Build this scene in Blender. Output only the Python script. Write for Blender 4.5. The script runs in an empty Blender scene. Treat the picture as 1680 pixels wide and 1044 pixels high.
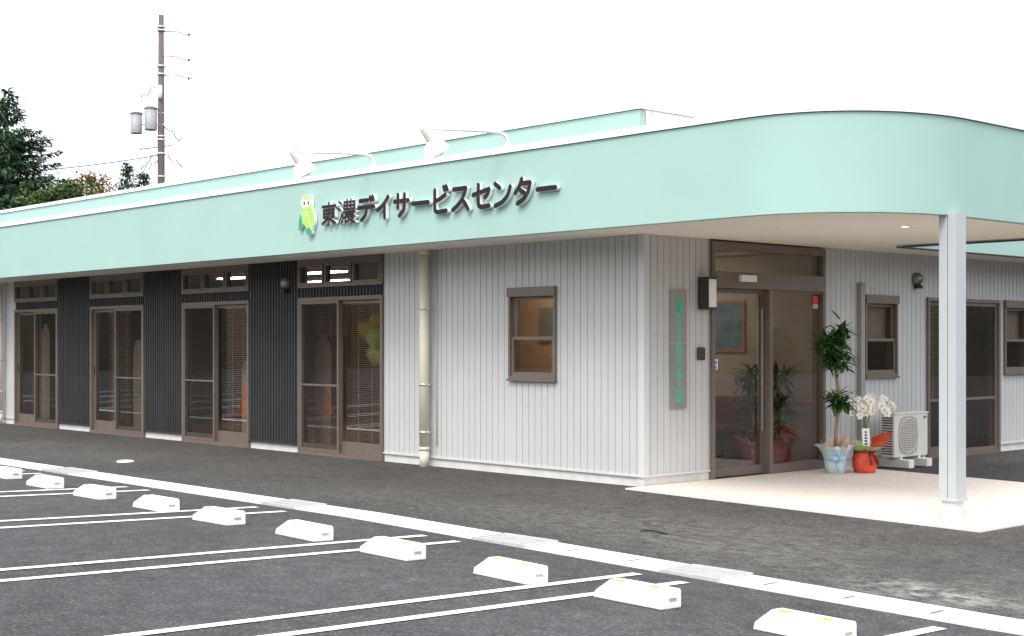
import bpy, bmesh, math, random
from mathutils import Vector, Matrix
from math import sin, cos, pi, radians
random.seed(11)
S = bpy.context.scene
COL = S.collection

# ---------------------------------------------------------------- camera, sky, sun, exposure
cam = bpy.data.cameras.new('camera'); camo = bpy.data.objects.new('camera', cam); COL.objects.link(camo)
camo.location = (10.07, -11.06, 1.5); camo.rotation_euler = (radians(90), 0, radians(47.6))
cam.sensor_width = 36; cam.lens = 50.19; cam.shift_y = 0.025
cam.clip_start = 0.1; cam.clip_end = 3000
S.camera = camo
S.view_settings.view_transform = 'Standard'; S.view_settings.look = 'None'
S.view_settings.gamma = 1; S.view_settings.use_curve_mapping = False
S.view_settings.exposure = 1.05

SUN_EL, SUN_DIR = radians(52), Vector((0.5, -1.0, 0)).normalized()     # direction towards the sun
W = bpy.data.worlds.new('World'); S.world = W; W.use_nodes = True
nt = W.node_tree; nt.nodes.clear()
sky = nt.nodes.new('ShaderNodeTexSky'); sky.sky_type = 'NISHITA'; sky.sun_disc = False
sky.sun_elevation = SUN_EL; sky.sun_rotation = math.atan2(SUN_DIR.x, SUN_DIR.y)
sky.dust_density = 4
b1 = nt.nodes.new('ShaderNodeBackground'); b1.inputs[1].default_value = 0.05
b2 = nt.nodes.new('ShaderNodeBackground'); b2.inputs[1].default_value = 0.84
tc = nt.nodes.new('ShaderNodeTexCoord'); nz = nt.nodes.new('ShaderNodeTexNoise'); nz.inputs['Scale'].default_value = 2.2
rp = nt.nodes.new('ShaderNodeValToRGB')
rp.color_ramp.elements[0].color = (.93, .945, .97, 1); rp.color_ramp.elements[1].color = (1.0, 1.0, 1.0, 1)
ad = nt.nodes.new('ShaderNodeAddShader'); wo = nt.nodes.new('ShaderNodeOutputWorld')
L = nt.links.new
L(sky.outputs[0], b1.inputs[0]); L(tc.outputs['Generated'], nz.inputs['Vector']); L(nz.outputs['Fac'], rp.inputs['Fac'])
L(rp.outputs[0], b2.inputs[0]); L(b1.outputs[0], ad.inputs[0]); L(b2.outputs[0], ad.inputs[1]); L(ad.outputs[0], wo.inputs[0])

sun = bpy.data.lights.new('sun', 'SUN'); sun.energy = 1.1; sun.angle = radians(24); sun.color = (1, .97, .92)
suno = bpy.data.objects.new('sun', sun); COL.objects.link(suno)
sd = Vector((SUN_DIR.x * cos(SUN_EL), SUN_DIR.y * cos(SUN_EL), sin(SUN_EL)))
suno.rotation_euler = sd.to_track_quat('Z', 'Y').to_euler()

# ---------------------------------------------------------------- materials
def mat(name, col, rough=.6, metal=0, var=.08, scale=6, bump=0, bscale=80, col2=None, coat=0, spec=.5, emit=None, estr=0, trans=False):
    m = bpy.data.materials.new(name); m.use_nodes = True
    n = m.node_tree; p = n.nodes['Principled BSDF']; l = n.links.new
    p.inputs['Roughness'].default_value = rough; p.inputs['Metallic'].default_value = metal
    p.inputs['Specular IOR Level'].default_value = spec
    t = n.nodes.new('ShaderNodeTexCoord')
    a = n.nodes.new('ShaderNodeTexNoise'); a.inputs['Scale'].default_value = scale; a.inputs['Detail'].default_value = 6
    r = n.nodes.new('ShaderNodeValToRGB'); e = r.color_ramp.elements
    c2 = col2 or tuple(min(1, c * (1 + var)) for c in col); c1 = tuple(c * (1 - var) for c in col) if not col2 else col
    e[0].position = .32; e[1].position = .68
    e[0].color = (*c1, 1); e[1].color = (*c2, 1)
    l(t.outputs['Object'], a.inputs['Vector']); l(a.outputs['Fac'], r.inputs['Fac']); l(r.outputs[0], p.inputs['Base Color'])
    if bump:
        b = n.nodes.new('ShaderNodeTexNoise'); b.inputs['Scale'].default_value = bscale; b.inputs['Detail'].default_value = 4
        bm_ = n.nodes.new('ShaderNodeBump'); bm_.inputs['Strength'].default_value = bump; bm_.inputs['Distance'].default_value = .01
        l(t.outputs['Object'], b.inputs['Vector']); l(b.outputs['Fac'], bm_.inputs['Height']); l(bm_.outputs[0], p.inputs['Normal'])
    if coat: p.inputs['Coat Weight'].default_value = coat
    if emit:
        p.inputs['Emission Color'].default_value = (*emit, 1); p.inputs['Emission Strength'].default_value = estr
    return m

def glass_mat(name, tint=(.62, .58, .53), f0=.075, rough=.0, gl=(1, 1, 1)):
    m = bpy.data.materials.new(name); m.use_nodes = True; n = m.node_tree; n.nodes.clear(); l = n.links.new
    o = n.nodes.new('ShaderNodeOutputMaterial'); mx = n.nodes.new('ShaderNodeMixShader')
    # Schlick reflectance of a thin double-sided pane, the same seen from either side
    ge = n.nodes.new('ShaderNodeNewGeometry'); dt = n.nodes.new('ShaderNodeVectorMath'); dt.operation = 'DOT_PRODUCT'
    l(ge.outputs['Incoming'], dt.inputs[0]); l(ge.outputs['Normal'], dt.inputs[1])
    def mth(op, a, b_):
        q = n.nodes.new('ShaderNodeMath'); q.operation = op
        for k, v in enumerate((a, b_)):
            if v is None: continue
            if isinstance(v, (int, float)): q.inputs[k].default_value = v
            else: l(v, q.inputs[k])
        return q.outputs[0]
    ab = mth('ABSOLUTE', dt.outputs['Value'], None); pw = mth('POWER', mth('SUBTRACT', 1.0, ab), 5.0)
    fr = mth('ADD', mth('MULTIPLY', pw, 1 - f0), f0)
    tr = n.nodes.new('ShaderNodeBsdfTransparent')
    # faint uneven film of dust tints the pane
    nz = n.nodes.new('ShaderNodeTexNoise'); nz.inputs['Scale'].default_value = 3; tcn = n.nodes.new('ShaderNodeTexCoord')
    r = n.nodes.new('ShaderNodeValToRGB'); r.color_ramp.elements[0].color = (*tint, 1)
    r.color_ramp.elements[1].color = (*[min(1, t * 1.07) for t in tint], 1)
    g = n.nodes.new('ShaderNodeBsdfGlossy'); g.inputs['Roughness'].default_value = rough; g.inputs['Color'].default_value = (*gl, 1)
    l(tcn.outputs['Object'], nz.inputs['Vector']); l(nz.outputs['Fac'], r.inputs['Fac']); l(r.outputs[0], tr.inputs[0])
    l(fr, mx.inputs[0]); l(tr.outputs[0], mx.inputs[1]); l(g.outputs[0], mx.inputs[2]); l(mx.outputs[0], o.inputs[0])
    return m

def net_mat(name, col, alpha):
    m = bpy.data.materials.new(name); m.use_nodes = True; n = m.node_tree; n.nodes.clear(); l = n.links.new
    o = n.nodes.new('ShaderNodeOutputMaterial'); mx = n.nodes.new('ShaderNodeMixShader'); mx.inputs[0].default_value = alpha
    tr = n.nodes.new('ShaderNodeBsdfTransparent'); d = n.nodes.new('ShaderNodeBsdfDiffuse'); d.inputs[0].default_value = (*col, 1)
    l(tr.outputs[0], mx.inputs[1]); l(d.outputs[0], mx.inputs[2]); l(mx.outputs[0], o.inputs[0])
    return m

def asphalt_mat(name, c1, c2, patch, dust):
    m = bpy.data.materials.new(name); m.use_nodes = True; n = m.node_tree; p = n.nodes['Principled BSDF']; l = n.links.new
    N = n.nodes.new
    t = N('ShaderNodeTexCoord')
    big = N('ShaderNodeTexNoise'); big.inputs['Scale'].default_value = .45; big.inputs['Detail'].default_value = 5
    fine = N('ShaderNodeTexNoise'); fine.inputs['Scale'].default_value = 38; fine.inputs['Detail'].default_value = 8; fine.inputs['Roughness'].default_value = .75
    vor = N('ShaderNodeTexVoronoi'); vor.inputs['Scale'].default_value = 70
    for x in (big, fine, vor): l(t.outputs['Object'], x.inputs['Vector'])
    r1 = N('ShaderNodeValToRGB'); r1.color_ramp.elements[0].position = .36; r1.color_ramp.elements[1].position = .66
    r1.color_ramp.elements[0].color = (*c1, 1); r1.color_ramp.elements[1].color = (*c2, 1)
    l(fine.outputs['Fac'], r1.inputs['Fac'])
    r2 = N('ShaderNodeValToRGB'); r2.color_ramp.elements[0].position = .35; r2.color_ramp.elements[1].position = .65
    r2.color_ramp.elements[0].color = (patch, patch, patch, 1); r2.color_ramp.elements[1].color = (1.1, 1.1, 1.1, 1)
    l(big.outputs['Fac'], r2.inputs['Fac'])
    mu = N('ShaderNodeMix'); mu.data_type = 'RGBA'; mu.blend_type = 'MULTIPLY'; mu.inputs[0].default_value = 1
    l(r1.outputs[0], mu.inputs[6]); l(r2.outputs[0], mu.inputs[7])
    # scattered pale stone chips
    wn = N('ShaderNodeTexWhiteNoise'); l(vor.outputs['Position'] if 'Position' in vor.outputs else vor.outputs['Color'], wn.inputs['Vector'])
    gt = N('ShaderNodeMath'); gt.operation = 'GREATER_THAN'; gt.inputs[1].default_value = .93; l(wn.outputs['Value'], gt.inputs[0])
    lt = N('ShaderNodeMath'); lt.operation = 'LESS_THAN'; lt.inputs[1].default_value = .5; l(vor.outputs['Distance'], lt.inputs[0])
    an = N('ShaderNodeMath'); an.operation = 'MULTIPLY'; l(gt.outputs[0], an.inputs[0]); l(lt.outputs[0], an.inputs[1])
    an2 = N('ShaderNodeMath'); an2.operation = 'MULTIPLY'; an2.inputs[1].default_value = .45; l(an.outputs[0], an2.inputs[0])
    mc = N('ShaderNodeMix'); mc.data_type = 'RGBA'; l(an2.outputs[0], mc.inputs[0]); l(mu.outputs[2], mc.inputs[6]); mc.inputs[7].default_value = (.28, .25, .2, 1)
    mid = N('ShaderNodeTexNoise'); mid.inputs['Scale'].default_value = 5.5; mid.inputs['Detail'].default_value = 7; mid.inputs['Roughness'].default_value = .72
    l(t.outputs['Object'], mid.inputs['Vector'])
    rm = N('ShaderNodeMapRange'); rm.inputs[1].default_value = .35; rm.inputs[2].default_value = .65; rm.inputs[3].default_value = .74; rm.inputs[4].default_value = 1.28
    l(mid.outputs['Fac'], rm.inputs[0])
    mv = N('ShaderNodeVectorMath'); mv.operation = 'SCALE'; l(mc.outputs[2], mv.inputs[0]); l(rm.outputs[0], mv.inputs['Scale'])
    last = mv.outputs[0]
    # pale cement dust lying in streaks, strongest in the places listed
    pos = t.outputs['Object']
    st = N('ShaderNodeTexNoise'); st.inputs['Scale'].default_value = 6.5; st.inputs['Detail'].default_value = 9; st.inputs['Roughness'].default_value = .7
    mp = N('ShaderNodeMapping'); mp.inputs['Scale'].default_value = (1.3, 1.7, 1); l(pos, mp.inputs[0]); l(mp.outputs[0], st.inputs['Vector'])
    for (cx, cy, rx, ry, amt, colr) in dust:
        mm = N('ShaderNodeMapping'); mm.inputs['Location'].default_value = (-cx / rx, -cy / ry, 0); mm.inputs['Scale'].default_value = (1 / rx, 1 / ry, 0)
        l(pos, mm.inputs[0])
        ln = N('ShaderNodeVectorMath'); ln.operation = 'LENGTH'; l(mm.outputs[0], ln.inputs[0])
        mr = N('ShaderNodeMapRange'); mr.inputs[1].default_value = 1; mr.inputs[2].default_value = .2; mr.inputs[3].default_value = 0; mr.inputs[4].default_value = 1
        l(ln.outputs['Value'], mr.inputs[0])
        rr = N('ShaderNodeMapRange'); rr.inputs[1].default_value = .42; rr.inputs[2].default_value = .68; rr.inputs[3].default_value = 0; rr.inputs[4].default_value = amt
        l(st.outputs['Fac'], rr.inputs[0])
        m3 = N('ShaderNodeMath'); m3.operation = 'MULTIPLY'; l(mr.outputs[0], m3.inputs[0]); l(rr.outputs[0], m3.inputs[1])
        mx = N('ShaderNodeMix'); mx.data_type = 'RGBA'; l(m3.outputs[0], mx.inputs[0]); l(last, mx.inputs[6]); mx.inputs[7].default_value = (*colr, 1)
        last = mx.outputs[2]
    l(last, p.inputs['Base Color'])
    p.inputs['Roughness'].default_value = .88; p.inputs['Specular IOR Level'].default_value = .3
    bp = N('ShaderNodeBump'); bp.inputs['Strength'].default_value = .7; bp.inputs['Distance'].default_value = .012
    av = N('ShaderNodeMath'); av.operation = 'ADD'; l(fine.outputs['Fac'], av.inputs[0]); l(vor.outputs['Distance'], av.inputs[1])
    l(av.outputs[0], bp.inputs['Height']); l(bp.outputs[0], p.inputs['Normal'])
    return m

M = {}
DUST = (.22, .215, .20)
M['lot'] = asphalt_mat('car_park_asphalt', (.026, .027, .029), (.096, .097, .100), .80, [])
M['asphalt'] = asphalt_mat('asphalt', (.014, .013, .012), (.125, .119, .112), .70, [
    (5.25, -3.05, .85, .42, .95, (.42, .41, .39)), (3.6, -2.3, 2.6, 1.5, .55, DUST), (0.2, -2.6, 3.2, .9, .42, DUST), (1.6, -1.9, 1.5, .9, .4, DUST),
    (4.55, -2.15, .75, .45, .75, (.012, .012, .014)), (-8, -2.0, 4, .9, .18, DUST)])
M['teal'] = mat('teal_render', (.322, .490, .450), .75, var=.025, scale=1.3, bump=.25, bscale=260)
M['white_trim'] = mat('white_trim', (.82, .82, .82), .35, var=.02)
M['siding'] = mat('pale_grey_siding', (.50, .508, .505), .42, var=.03, scale=1.2, bump=.02, bscale=30)
M['corner_trim'] = mat('corner_trim', (.56, .57, .58), .4, var=.02)
M['dark_siding'] = mat('charcoal_siding', (.030, .031, .033), .5, var=.15, scale=2)
M['plinth'] = mat('plinth_concrete', (.60, .59, .57), .85, var=.09, scale=5, bump=.3, bscale=60)
M['bronze'] = mat('bronze_aluminium', (.175, .142, .118), .42, metal=.25, var=.05)
M['bronze_dark'] = mat('dark_bronze', (.035, .03, .027), .5, var=.1)
M['soffit'] = mat('soffit_board', (.90, .84, .73), .8, var=.02, scale=3)
M['roof'] = mat('roof_sheet', (.5, .5, .5), .6)
M['glass'] = glass_mat('window_glass', (.66, .58, .51), .13)
M['glass_door'] = glass_mat('door_glass', (.74, .70, .65), .14)
M['glass_small'] = glass_mat('small_window_glass', (.72, .66, .60))
M['net'] = net_mat('insect_screen', (.045, .04, .035), .20)
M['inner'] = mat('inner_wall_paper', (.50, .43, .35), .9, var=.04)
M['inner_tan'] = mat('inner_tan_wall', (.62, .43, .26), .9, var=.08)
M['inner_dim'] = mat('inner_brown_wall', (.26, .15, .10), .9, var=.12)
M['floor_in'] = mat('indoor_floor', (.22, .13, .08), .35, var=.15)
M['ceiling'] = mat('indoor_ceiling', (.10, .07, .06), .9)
M['tube'] = mat('lit_tube', (.9, .9, .9), .5, emit=(1, .96, .88), estr=9)
M['blind'] = mat('blind_slats', (.82, .78, .74), .5, var=.05)
M['reflection_panel'] = mat('pale_reflection_grey', (.50, .50, .50), .9, var=.06)  # pale grey of the reflection stand-ins, also used on the sign lamp lenses
M['pipe'] = mat('cream_pipe', (.66, .62, .50), .4, var=.03)
M['pipe_grey'] = mat('grey_pipe', (.30, .29, .27), .5, var=.04)
M['steel'] = mat('steel', (.62, .62, .62), .3, metal=.8, var=.05)
M['hood'] = mat('hood_metal', (.22, .20, .18), .35, metal=.6, var=.1)
M['socket'] = mat('cream_socket', (.70, .67, .61), .5, var=.03)
M['galv'] = mat('galvanised_steel', (.50, .52, .51), .5, metal=.2, var=.08, scale=20)
M['col'] = mat('column_paint', (.43, .465, .475), .35, var=.02)
M['slab'] = mat('terrace_slab', (.70, .62, .555), .8, var=.10, scale=26, bump=.3, bscale=200)
M['concrete'] = mat('concrete_white', (.74, .73, .70), .85, var=.06, scale=5, bump=.25, bscale=90)
M['stop'] = mat('wheel_stop_concrete', (.78, .77, .73), .8, var=.04, scale=12, bump=.25, bscale=110)
M['paint'] = mat('white_road_paint', (.74, .74, .74), .7, var=.12, scale=30, bump=.3, bscale=90)
M['grip'] = mat('slot_shadow', (.10, .10, .10), .9)
M['amber'] = mat('amber_reflector', (.9, .42, .03), .3)
M['letter'] = mat('letter_dark', (.022, .016, .020), .7, var=.1, spec=.2)
M['letter_side'] = mat('letter_white_side', (.82, .82, .82), .5, var=.02)
M['lime'] = mat('lime_green', (.36, .60, .09), .5, var=.04)
M['green'] = mat('deep_green', (.02, .30, .16), .5, var=.06)
M['white'] = mat('white_plastic', (.8, .8, .79), .4, var=.02)
M['plate'] = mat('brushed_plate', (.36, .35, .335), .3, metal=.5, var=.06, scale=3)
M['sign_green'] = mat('sign_green', (.04, .60, .34), .5, var=.05)
M['black'] = mat('black_plastic', (.02, .02, .02), .45)
M['red'] = mat('red_sticker', (.72, .02, .02), .4)
M['blue'] = mat('blue_sticker', (.03, .22, .6), .4)
M['ac'] = mat('cream_metal', (.66, .65, .59), .45, var=.03)
M['ac_grille'] = mat('grille_beige', (.34, .32, .27), .6)
M['orange'] = mat('orange_plastic', (.75, .10, .015), .5)
M['wood'] = mat('handrail_wood', (.45, .22, .11), .5, var=.15)
M['maroon'] = mat('maroon_vinyl', (.14, .02, .02), .4)
M['pic'] = mat('blue_picture', (.07, .16, .28), .6, var=.5, scale=5, col2=(.22, .30, .30))
M['leaf'] = mat('dracaena_leaf', (.014, .055, .012), .45, col2=(.06, .15, .028), scale=9)
M['cane'] = mat('cane_bark', (.30, .22, .13), .8, var=.2, scale=20)
M['pale_wrap'] = mat('pale_blue_wrap', (.58, .70, .70), .6, var=.1, scale=14, bump=.4, bscale=40)
M['blue_ribbon'] = mat('blue_ribbon', (.34, .58, .76), .4)
M['peach'] = mat('peach_paper', (.74, .52, .40), .7, var=.06)
M['red_wrap'] = mat('red_orange_wrap', (.72, .085, .035), .45, var=.2, scale=12, bump=.4, bscale=40)
M['dark_red'] = mat('dark_red_ribbon', (.25, .01, .015), .4)
M['green_paper'] = mat('pale_green_paper', (.36, .50, .22), .6, var=.1)
M['pink_wrap'] = mat('pink_wrap', (.62, .22, .24), .35, var=.15, scale=12)
M['petal'] = mat('orchid_petal', (.82, .80, .74), .6, var=.03)
M['petal_heart'] = mat('orchid_heart', (.7, .45, .1), .6)
M['stem'] = mat('green_stem', (.10, .20, .04), .6)
M['balloon'] = mat('balloon_lime', (.46, .68, .24), .3)
M['balloon_y'] = mat('balloon_yellow', (.70, .55, .04), .3)
M['pole'] = mat('pole_concrete', (.115, .098, .082), .85, var=.1, scale=3)
M['transformer'] = mat('transformer_grey', (.29, .31, .33), .5, var=.06)
M['rust'] = mat('rusty_lid', (.15, .11, .09), .8)
M['needle'] = mat('spruce_needles', (.012, .036, .018), .8, col2=(.06, .125, .045), scale=2.6)
M['foliage'] = mat('broad_leaves', (.02, .05, .012), .8, col2=(.09, .15, .03), scale=1.2)
M['autumn'] = mat('autumn_leaves', (.12, .10, .03), .8, col2=(.40, .17, .05), scale=.9)
M['bark'] = mat('bark', (.08, .06, .045), .9, var=.3, scale=8)
M['mirror_hill'] = mat('added_hill', (.026, .027, .018), .95, col2=(.065, .06, .038), scale=.15)  # brown tone of the added rise that darkens the reflections
M['cable'] = mat('blue_cable', (.05, .22, .30), .6)
M['wire'] = mat('black_wire', (.04, .04, .04), .6)
M['amber_light'] = mat('downlight_lit', (.9, .9, .9), .5, emit=(1, .96, .9), estr=5)

# ---------------------------------------------------------------- helpers
def g(x, y=0): return -0.0135 * min(max(0, x), 6) + 0.03 * min(max(0, -3.9 - y), 8)

def front(u, d, z): return (u, -d, z)         # along the long facade, d = distance out from the wall
def side(u, d, z): return (d, u, z)           # along the entrance side

class MB:
    def __init__(self): self.bm = bmesh.new(); self.mats = []
    def mi(self, m):
        if m not in self.mats: self.mats.append(m)
        return self.mats.index(m)
    def faces(self, vs, fs, m=None):
        v = [self.bm.verts.new(p) for p in vs]; out = []
        for f in fs:
            try:
                fc = self.bm.faces.new([v[i] for i in f])
                if m: fc.material_index = self.mi(m)
                out.append(fc)
            except ValueError: pass
        return v, out
    def box(self, a, b, m=None, P=None, bev=0):
        (x0, y0, z0), (x1, y1, z1) = a, b
        c = [(x0, y0, z0), (x1, y0, z0), (x1, y1, z0), (x0, y1, z0), (x0, y0, z1), (x1, y0, z1), (x1, y1, z1), (x0, y1, z1)]
        if P: c = [P(*p) for p in c]
        v, f = self.faces(c, [(3, 2, 1, 0), (4, 5, 6, 7), (0, 1, 5, 4), (1, 2, 6, 5), (2, 3, 7, 6), (3, 0, 4, 7)], m)
        bmesh.ops.recalc_face_normals(self.bm, faces=f)
        if bev:
            bmesh.ops.bevel(self.bm, geom=list({e for q in f for e in q.edges}), offset=bev, segments=2, affect='EDGES', profile=.5)
        return self
    def frame(self, u0, u1, z0, z1, w, d0, d1, m=None, P=None, wb=None, wt=None):
        wb = wb or w; wt = wt or w
        self.box((u0, d0, z0), (u1, d1, z0 + wb), m, P); self.box((u0, d0, z1 - wt), (u1, d1, z1), m, P)
        self.box((u0, d0, z0 + wb), (u0 + w, d1, z1 - wt), m, P); self.box((u1 - w, d0, z0 + wb), (u1, d1, z1 - wt), m, P)
        return self
    def tube(self, pts, r, n=10, m=None, caps=True):
        pts = [Vector(p) for p in pts]; rs = r if isinstance(r, (list, tuple)) else [r] * len(pts)
        rings = []
        up = None
        for i, p in enumerate(pts):
            t = (pts[min(i + 1, len(pts) - 1)] - pts[max(i - 1, 0)]).normalized()
            if up is None:
                up = Vector((0, 0, 1)) if abs(t.z) < .9 else Vector((1, 0, 0))
            a = t.cross(up).normalized(); b = a.cross(t).normalized(); up = b
            rings.append([self.bm.verts.new(p + (a * cos(2 * pi * k / n) + b * sin(2 * pi * k / n)) * rs[i]) for k in range(n)])
        fs = []
        for i in range(len(rings) - 1):
            for k in range(n):
                fs.append(self.bm.faces.new((rings[i][k], rings[i][(k + 1) % n], rings[i + 1][(k + 1) % n], rings[i + 1][k])))
        if caps: fs.append(self.bm.faces.new(rings[0][::-1])); fs.append(self.bm.faces.new(rings[-1]))
        for f in fs:
            f.smooth = len(f.verts) == 4
            if m: f.material_index = self.mi(m)
        bmesh.ops.recalc_face_normals(self.bm, faces=fs)
        return self
    def lathe(self, prof, c=(0, 0, 0), n=24, m=None, axis=None, ruffle=None):
        """prof: (radius, height) pairs turned about the z axis, or about `axis`"""
        q = Vector((0, 0, 1)).rotation_difference(Vector(axis).normalized()) if axis else None
        rings = []
        for j, (r, z) in enumerate(prof):
            ring = []
            for k in range(n):
                a = 2 * pi * k / n; rr, zz = r, z
                if ruffle: rr, zz = ruffle(j, k, r, z)
                v = Vector((rr * cos(a), rr * sin(a), zz))
                if q: v = q @ v
                ring.append(self.bm.verts.new(v + Vector(c)))
            rings.append(ring)
        fs = []
        for i in range(len(rings) - 1):
            for k in range(n):
                fs.append(self.bm.faces.new((rings[i][k], rings[i][(k + 1) % n], rings[i + 1][(k + 1) % n], rings[i + 1][k])))
        for f in fs:
            f.smooth = True
            if m: f.material_index = self.mi(m)
        return self
    def poly(self, pts, d0, d1, mf=None, ms=None, P=None):
        """extruded outline: (u, z) points from depth d0 to d1"""
        n = len(pts)
        A = [self.bm.verts.new(P(u, d0, z)) for u, z in pts]; B = [self.bm.verts.new(P(u, d1, z)) for u, z in pts]
        fs = []
        for k in range(n):
            f = self.bm.faces.new((A[k], A[(k + 1) % n], B[(k + 1) % n], B[k])); fs.append(f)
            if ms: f.material_index = self.mi(ms)
        f = self.bm.faces.new(B); fs.append(f)
        if mf: f.material_index = self.mi(mf)
        f2 = self.bm.faces.new(A[::-1]); fs.append(f2)
        if ms: f2.material_index = self.mi(ms)
        bmesh.ops.recalc_face_normals(self.bm, faces=fs)
        bmesh.ops.triangulate(self.bm, faces=[f, f2])
        return self
    def build(self, name, m=None, parent=None, smooth=False):
        me = bpy.data.meshes.new(name)
        if m is not None and not self.mats: me.materials.append(m)
        self.bm.to_mesh(me); self.bm.free()
        for x in self.mats: me.materials.append(x)
        if smooth:
            for p in me.polygons: p.use_smooth = True
        o = bpy.data.objects.new(name, me); COL.objects.link(o)
        if parent: o.parent = parent
        return o

def tag(o, label, cat, group=None, kind=None):
    o['label'] = label; o['category'] = cat
    if group: o['group'] = group
    if kind: o['kind'] = kind
    return o
def empty(name, loc=(0, 0, 0), rz=0, parent=None):
    o = bpy.data.objects.new(name, None); COL.objects.link(o); o.location = loc; o.rotation_euler.z = rz
    o.empty_display_size = .2
    if parent: o.parent = parent
    return o
def structure(o): o['kind'] = 'structure'; return o
def copy_tree(o, parent=None):
    c = o.copy(); COL.objects.link(c); c.parent = parent
    for ch in [x for x in bpy.data.objects if x.parent == o]: copy_tree(ch, c)
    return c

# ---------------------------------------------------------------- ground
xs = [-900, -300, -120, -60, -40] + [-30 + i * 2 for i in range(15)] + [0, 1.5, 3, 4.5, 6, 8, 10, 14, 20, 40, 100, 300, 900]
ys = [-900, -300, -100, -40, -20, -11.9, -10, -8, -6, -3.9, -3.62, -3, -2, -1, 0, 2, 4, 8, 15, 30, 60, 120, 300, 900]
cut = ys.index(-3.62)
for nm, m, j0, j1 in (('car_park_ground', M['lot'], 0, cut), ('asphalt_apron', M['asphalt'], cut, len(ys) - 1)):
    b = MB(); vg = [[b.bm.verts.new((x, y, g(x, y))) for y in ys[j0:j1 + 1]] for x in xs]
    for i in range(len(xs) - 1):
        for j in range(j1 - j0): b.bm.faces.new((vg[i][j], vg[i + 1][j], vg[i + 1][j + 1], vg[i][j + 1]))
    structure(b.build(nm, m))

def strip(b, x0, x1, y0, y1, h, nx=1, ny=1):
    for i in range(nx):
        for j in range(ny):
            a0, a1 = x0 + (x1 - x0) * i / nx, x0 + (x1 - x0) * (i + 1) / nx
            c0, c1 = y0 + (y1 - y0) * j / ny, y0 + (y1 - y0) * (j + 1) / ny
            b.faces([(a0, c0, g(a0, c0) + h), (a1, c0, g(a1, c0) + h), (a1, c1, g(a1, c1) + h), (a0, c1, g(a0, c1) + h)], [(0, 1, 2, 3)])
# parking bay lines, in pairs
b = MB()
for xa, xb in [(-28.2, -27.8), (-25.8, -25.4), (-23.3, -22.9), (-20.8, -20.4), (-18.4, -18.0), (-15.9, -15.5), (-13.4, -13.0), (-11.0, -10.6), (-8.5, -8.1), (-6.18, -5.72), (-3.64, -3.18), (-1.14, -.69), (1.30, 1.70), (3.57, 3.98), (5.83, 6.18)]:
    for x in (xa, xb):
        k = .016 if x > 0 else 0          # the nearer bays are marked out very slightly askew
        for j in range(4):
            ya, yb = -8.9 + j * 1.23, -8.9 + (j + 1) * 1.23; xa_, xb_ = x + k * (-3.98 - ya), x + k * (-3.98 - yb)
            b.faces([(xa_ - .045, ya, g(xa_, ya) + .005), (xa_ + .045, ya, g(xa_, ya) + .005), (xb_ + .045, yb, g(xb_, yb) + .005), (xb_ - .045, yb, g(xb_, yb) + .005)], [(0, 1, 2, 3)])
structure(b.build('parking_lines', M['paint']))
# gutter of concrete cover slabs
GY0, GY1 = -3.80, -3.45
grates = [(-6.1, -5.4), (-1.36, -.80), (1.66, 2.26), (3.60, 4.12)]
b = MB()
x = -22.0
while x < 12:
    x1 = x + .6
    segs = [(x, x1)]
    for ga, gb in grates:
        ns = []
        for s0, s1 in segs:
            if gb <= s0 or ga >= s1: ns.append((s0, s1)); continue
            if s0 < ga: ns.append((s0, ga))
            if s1 > gb: ns.append((gb, s1))
        segs = ns
    for s0, s1 in segs:
        if s1 - s0 > .03:
            z0, z1 = g(s0), g(s1)
            vs = [(s0 + .004, GY0 + .05, z0 - .05), (s1 - .004, GY0 + .05, z1 - .05), (s1 - .004, GY1 - .05, z1 - .05), (s0 + .004, GY1 - .05, z0 - .05),
                  (s0 + .004, GY0 + .05, z0 + .012), (s1 - .004, GY0 + .05, z1 + .012), (s1 - .004, GY1 - .05, z1 + .012), (s0 + .004, GY1 - .05, z0 + .012)]
            v, f = b.faces(vs, [(3, 2, 1, 0), (4, 5, 6, 7), (0, 1, 5, 4), (1, 2, 6, 5), (2, 3, 7, 6), (3, 0, 4, 7)], M['concrete'])
            ym = (GY0 + GY1) / 2
            if s1 == x1:
                b.box((s1 - .016, ym - .07, z1 + .0125), (s1 + .010, ym + .07, z1 + .0135), M['grip'])
    x = x1
for ya, yb in ((GY0, GY0 + .047), (GY1 - .047, GY1)):       # cast kerb edges of the channel
    for i in range(17):
        s0 = -22 + i * 2; s1 = s0 + 1.997
        b.faces([(s0, ya, g(s0) + .013), (s1, ya, g(s1) + .013), (s1, yb, g(s1) + .013), (s0, yb, g(s0) + .013)], [(0, 1, 2, 3)], M['concrete'])
        b.faces([(s0, ya, g(s0) - .02), (s1, ya, g(s1) - .02), (s1, ya, g(s1) + .013), (s0, ya, g(s0) + .013)], [(0, 1, 2, 3)], M['concrete'])
structure(b.build('gutter', M['concrete']))
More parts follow.
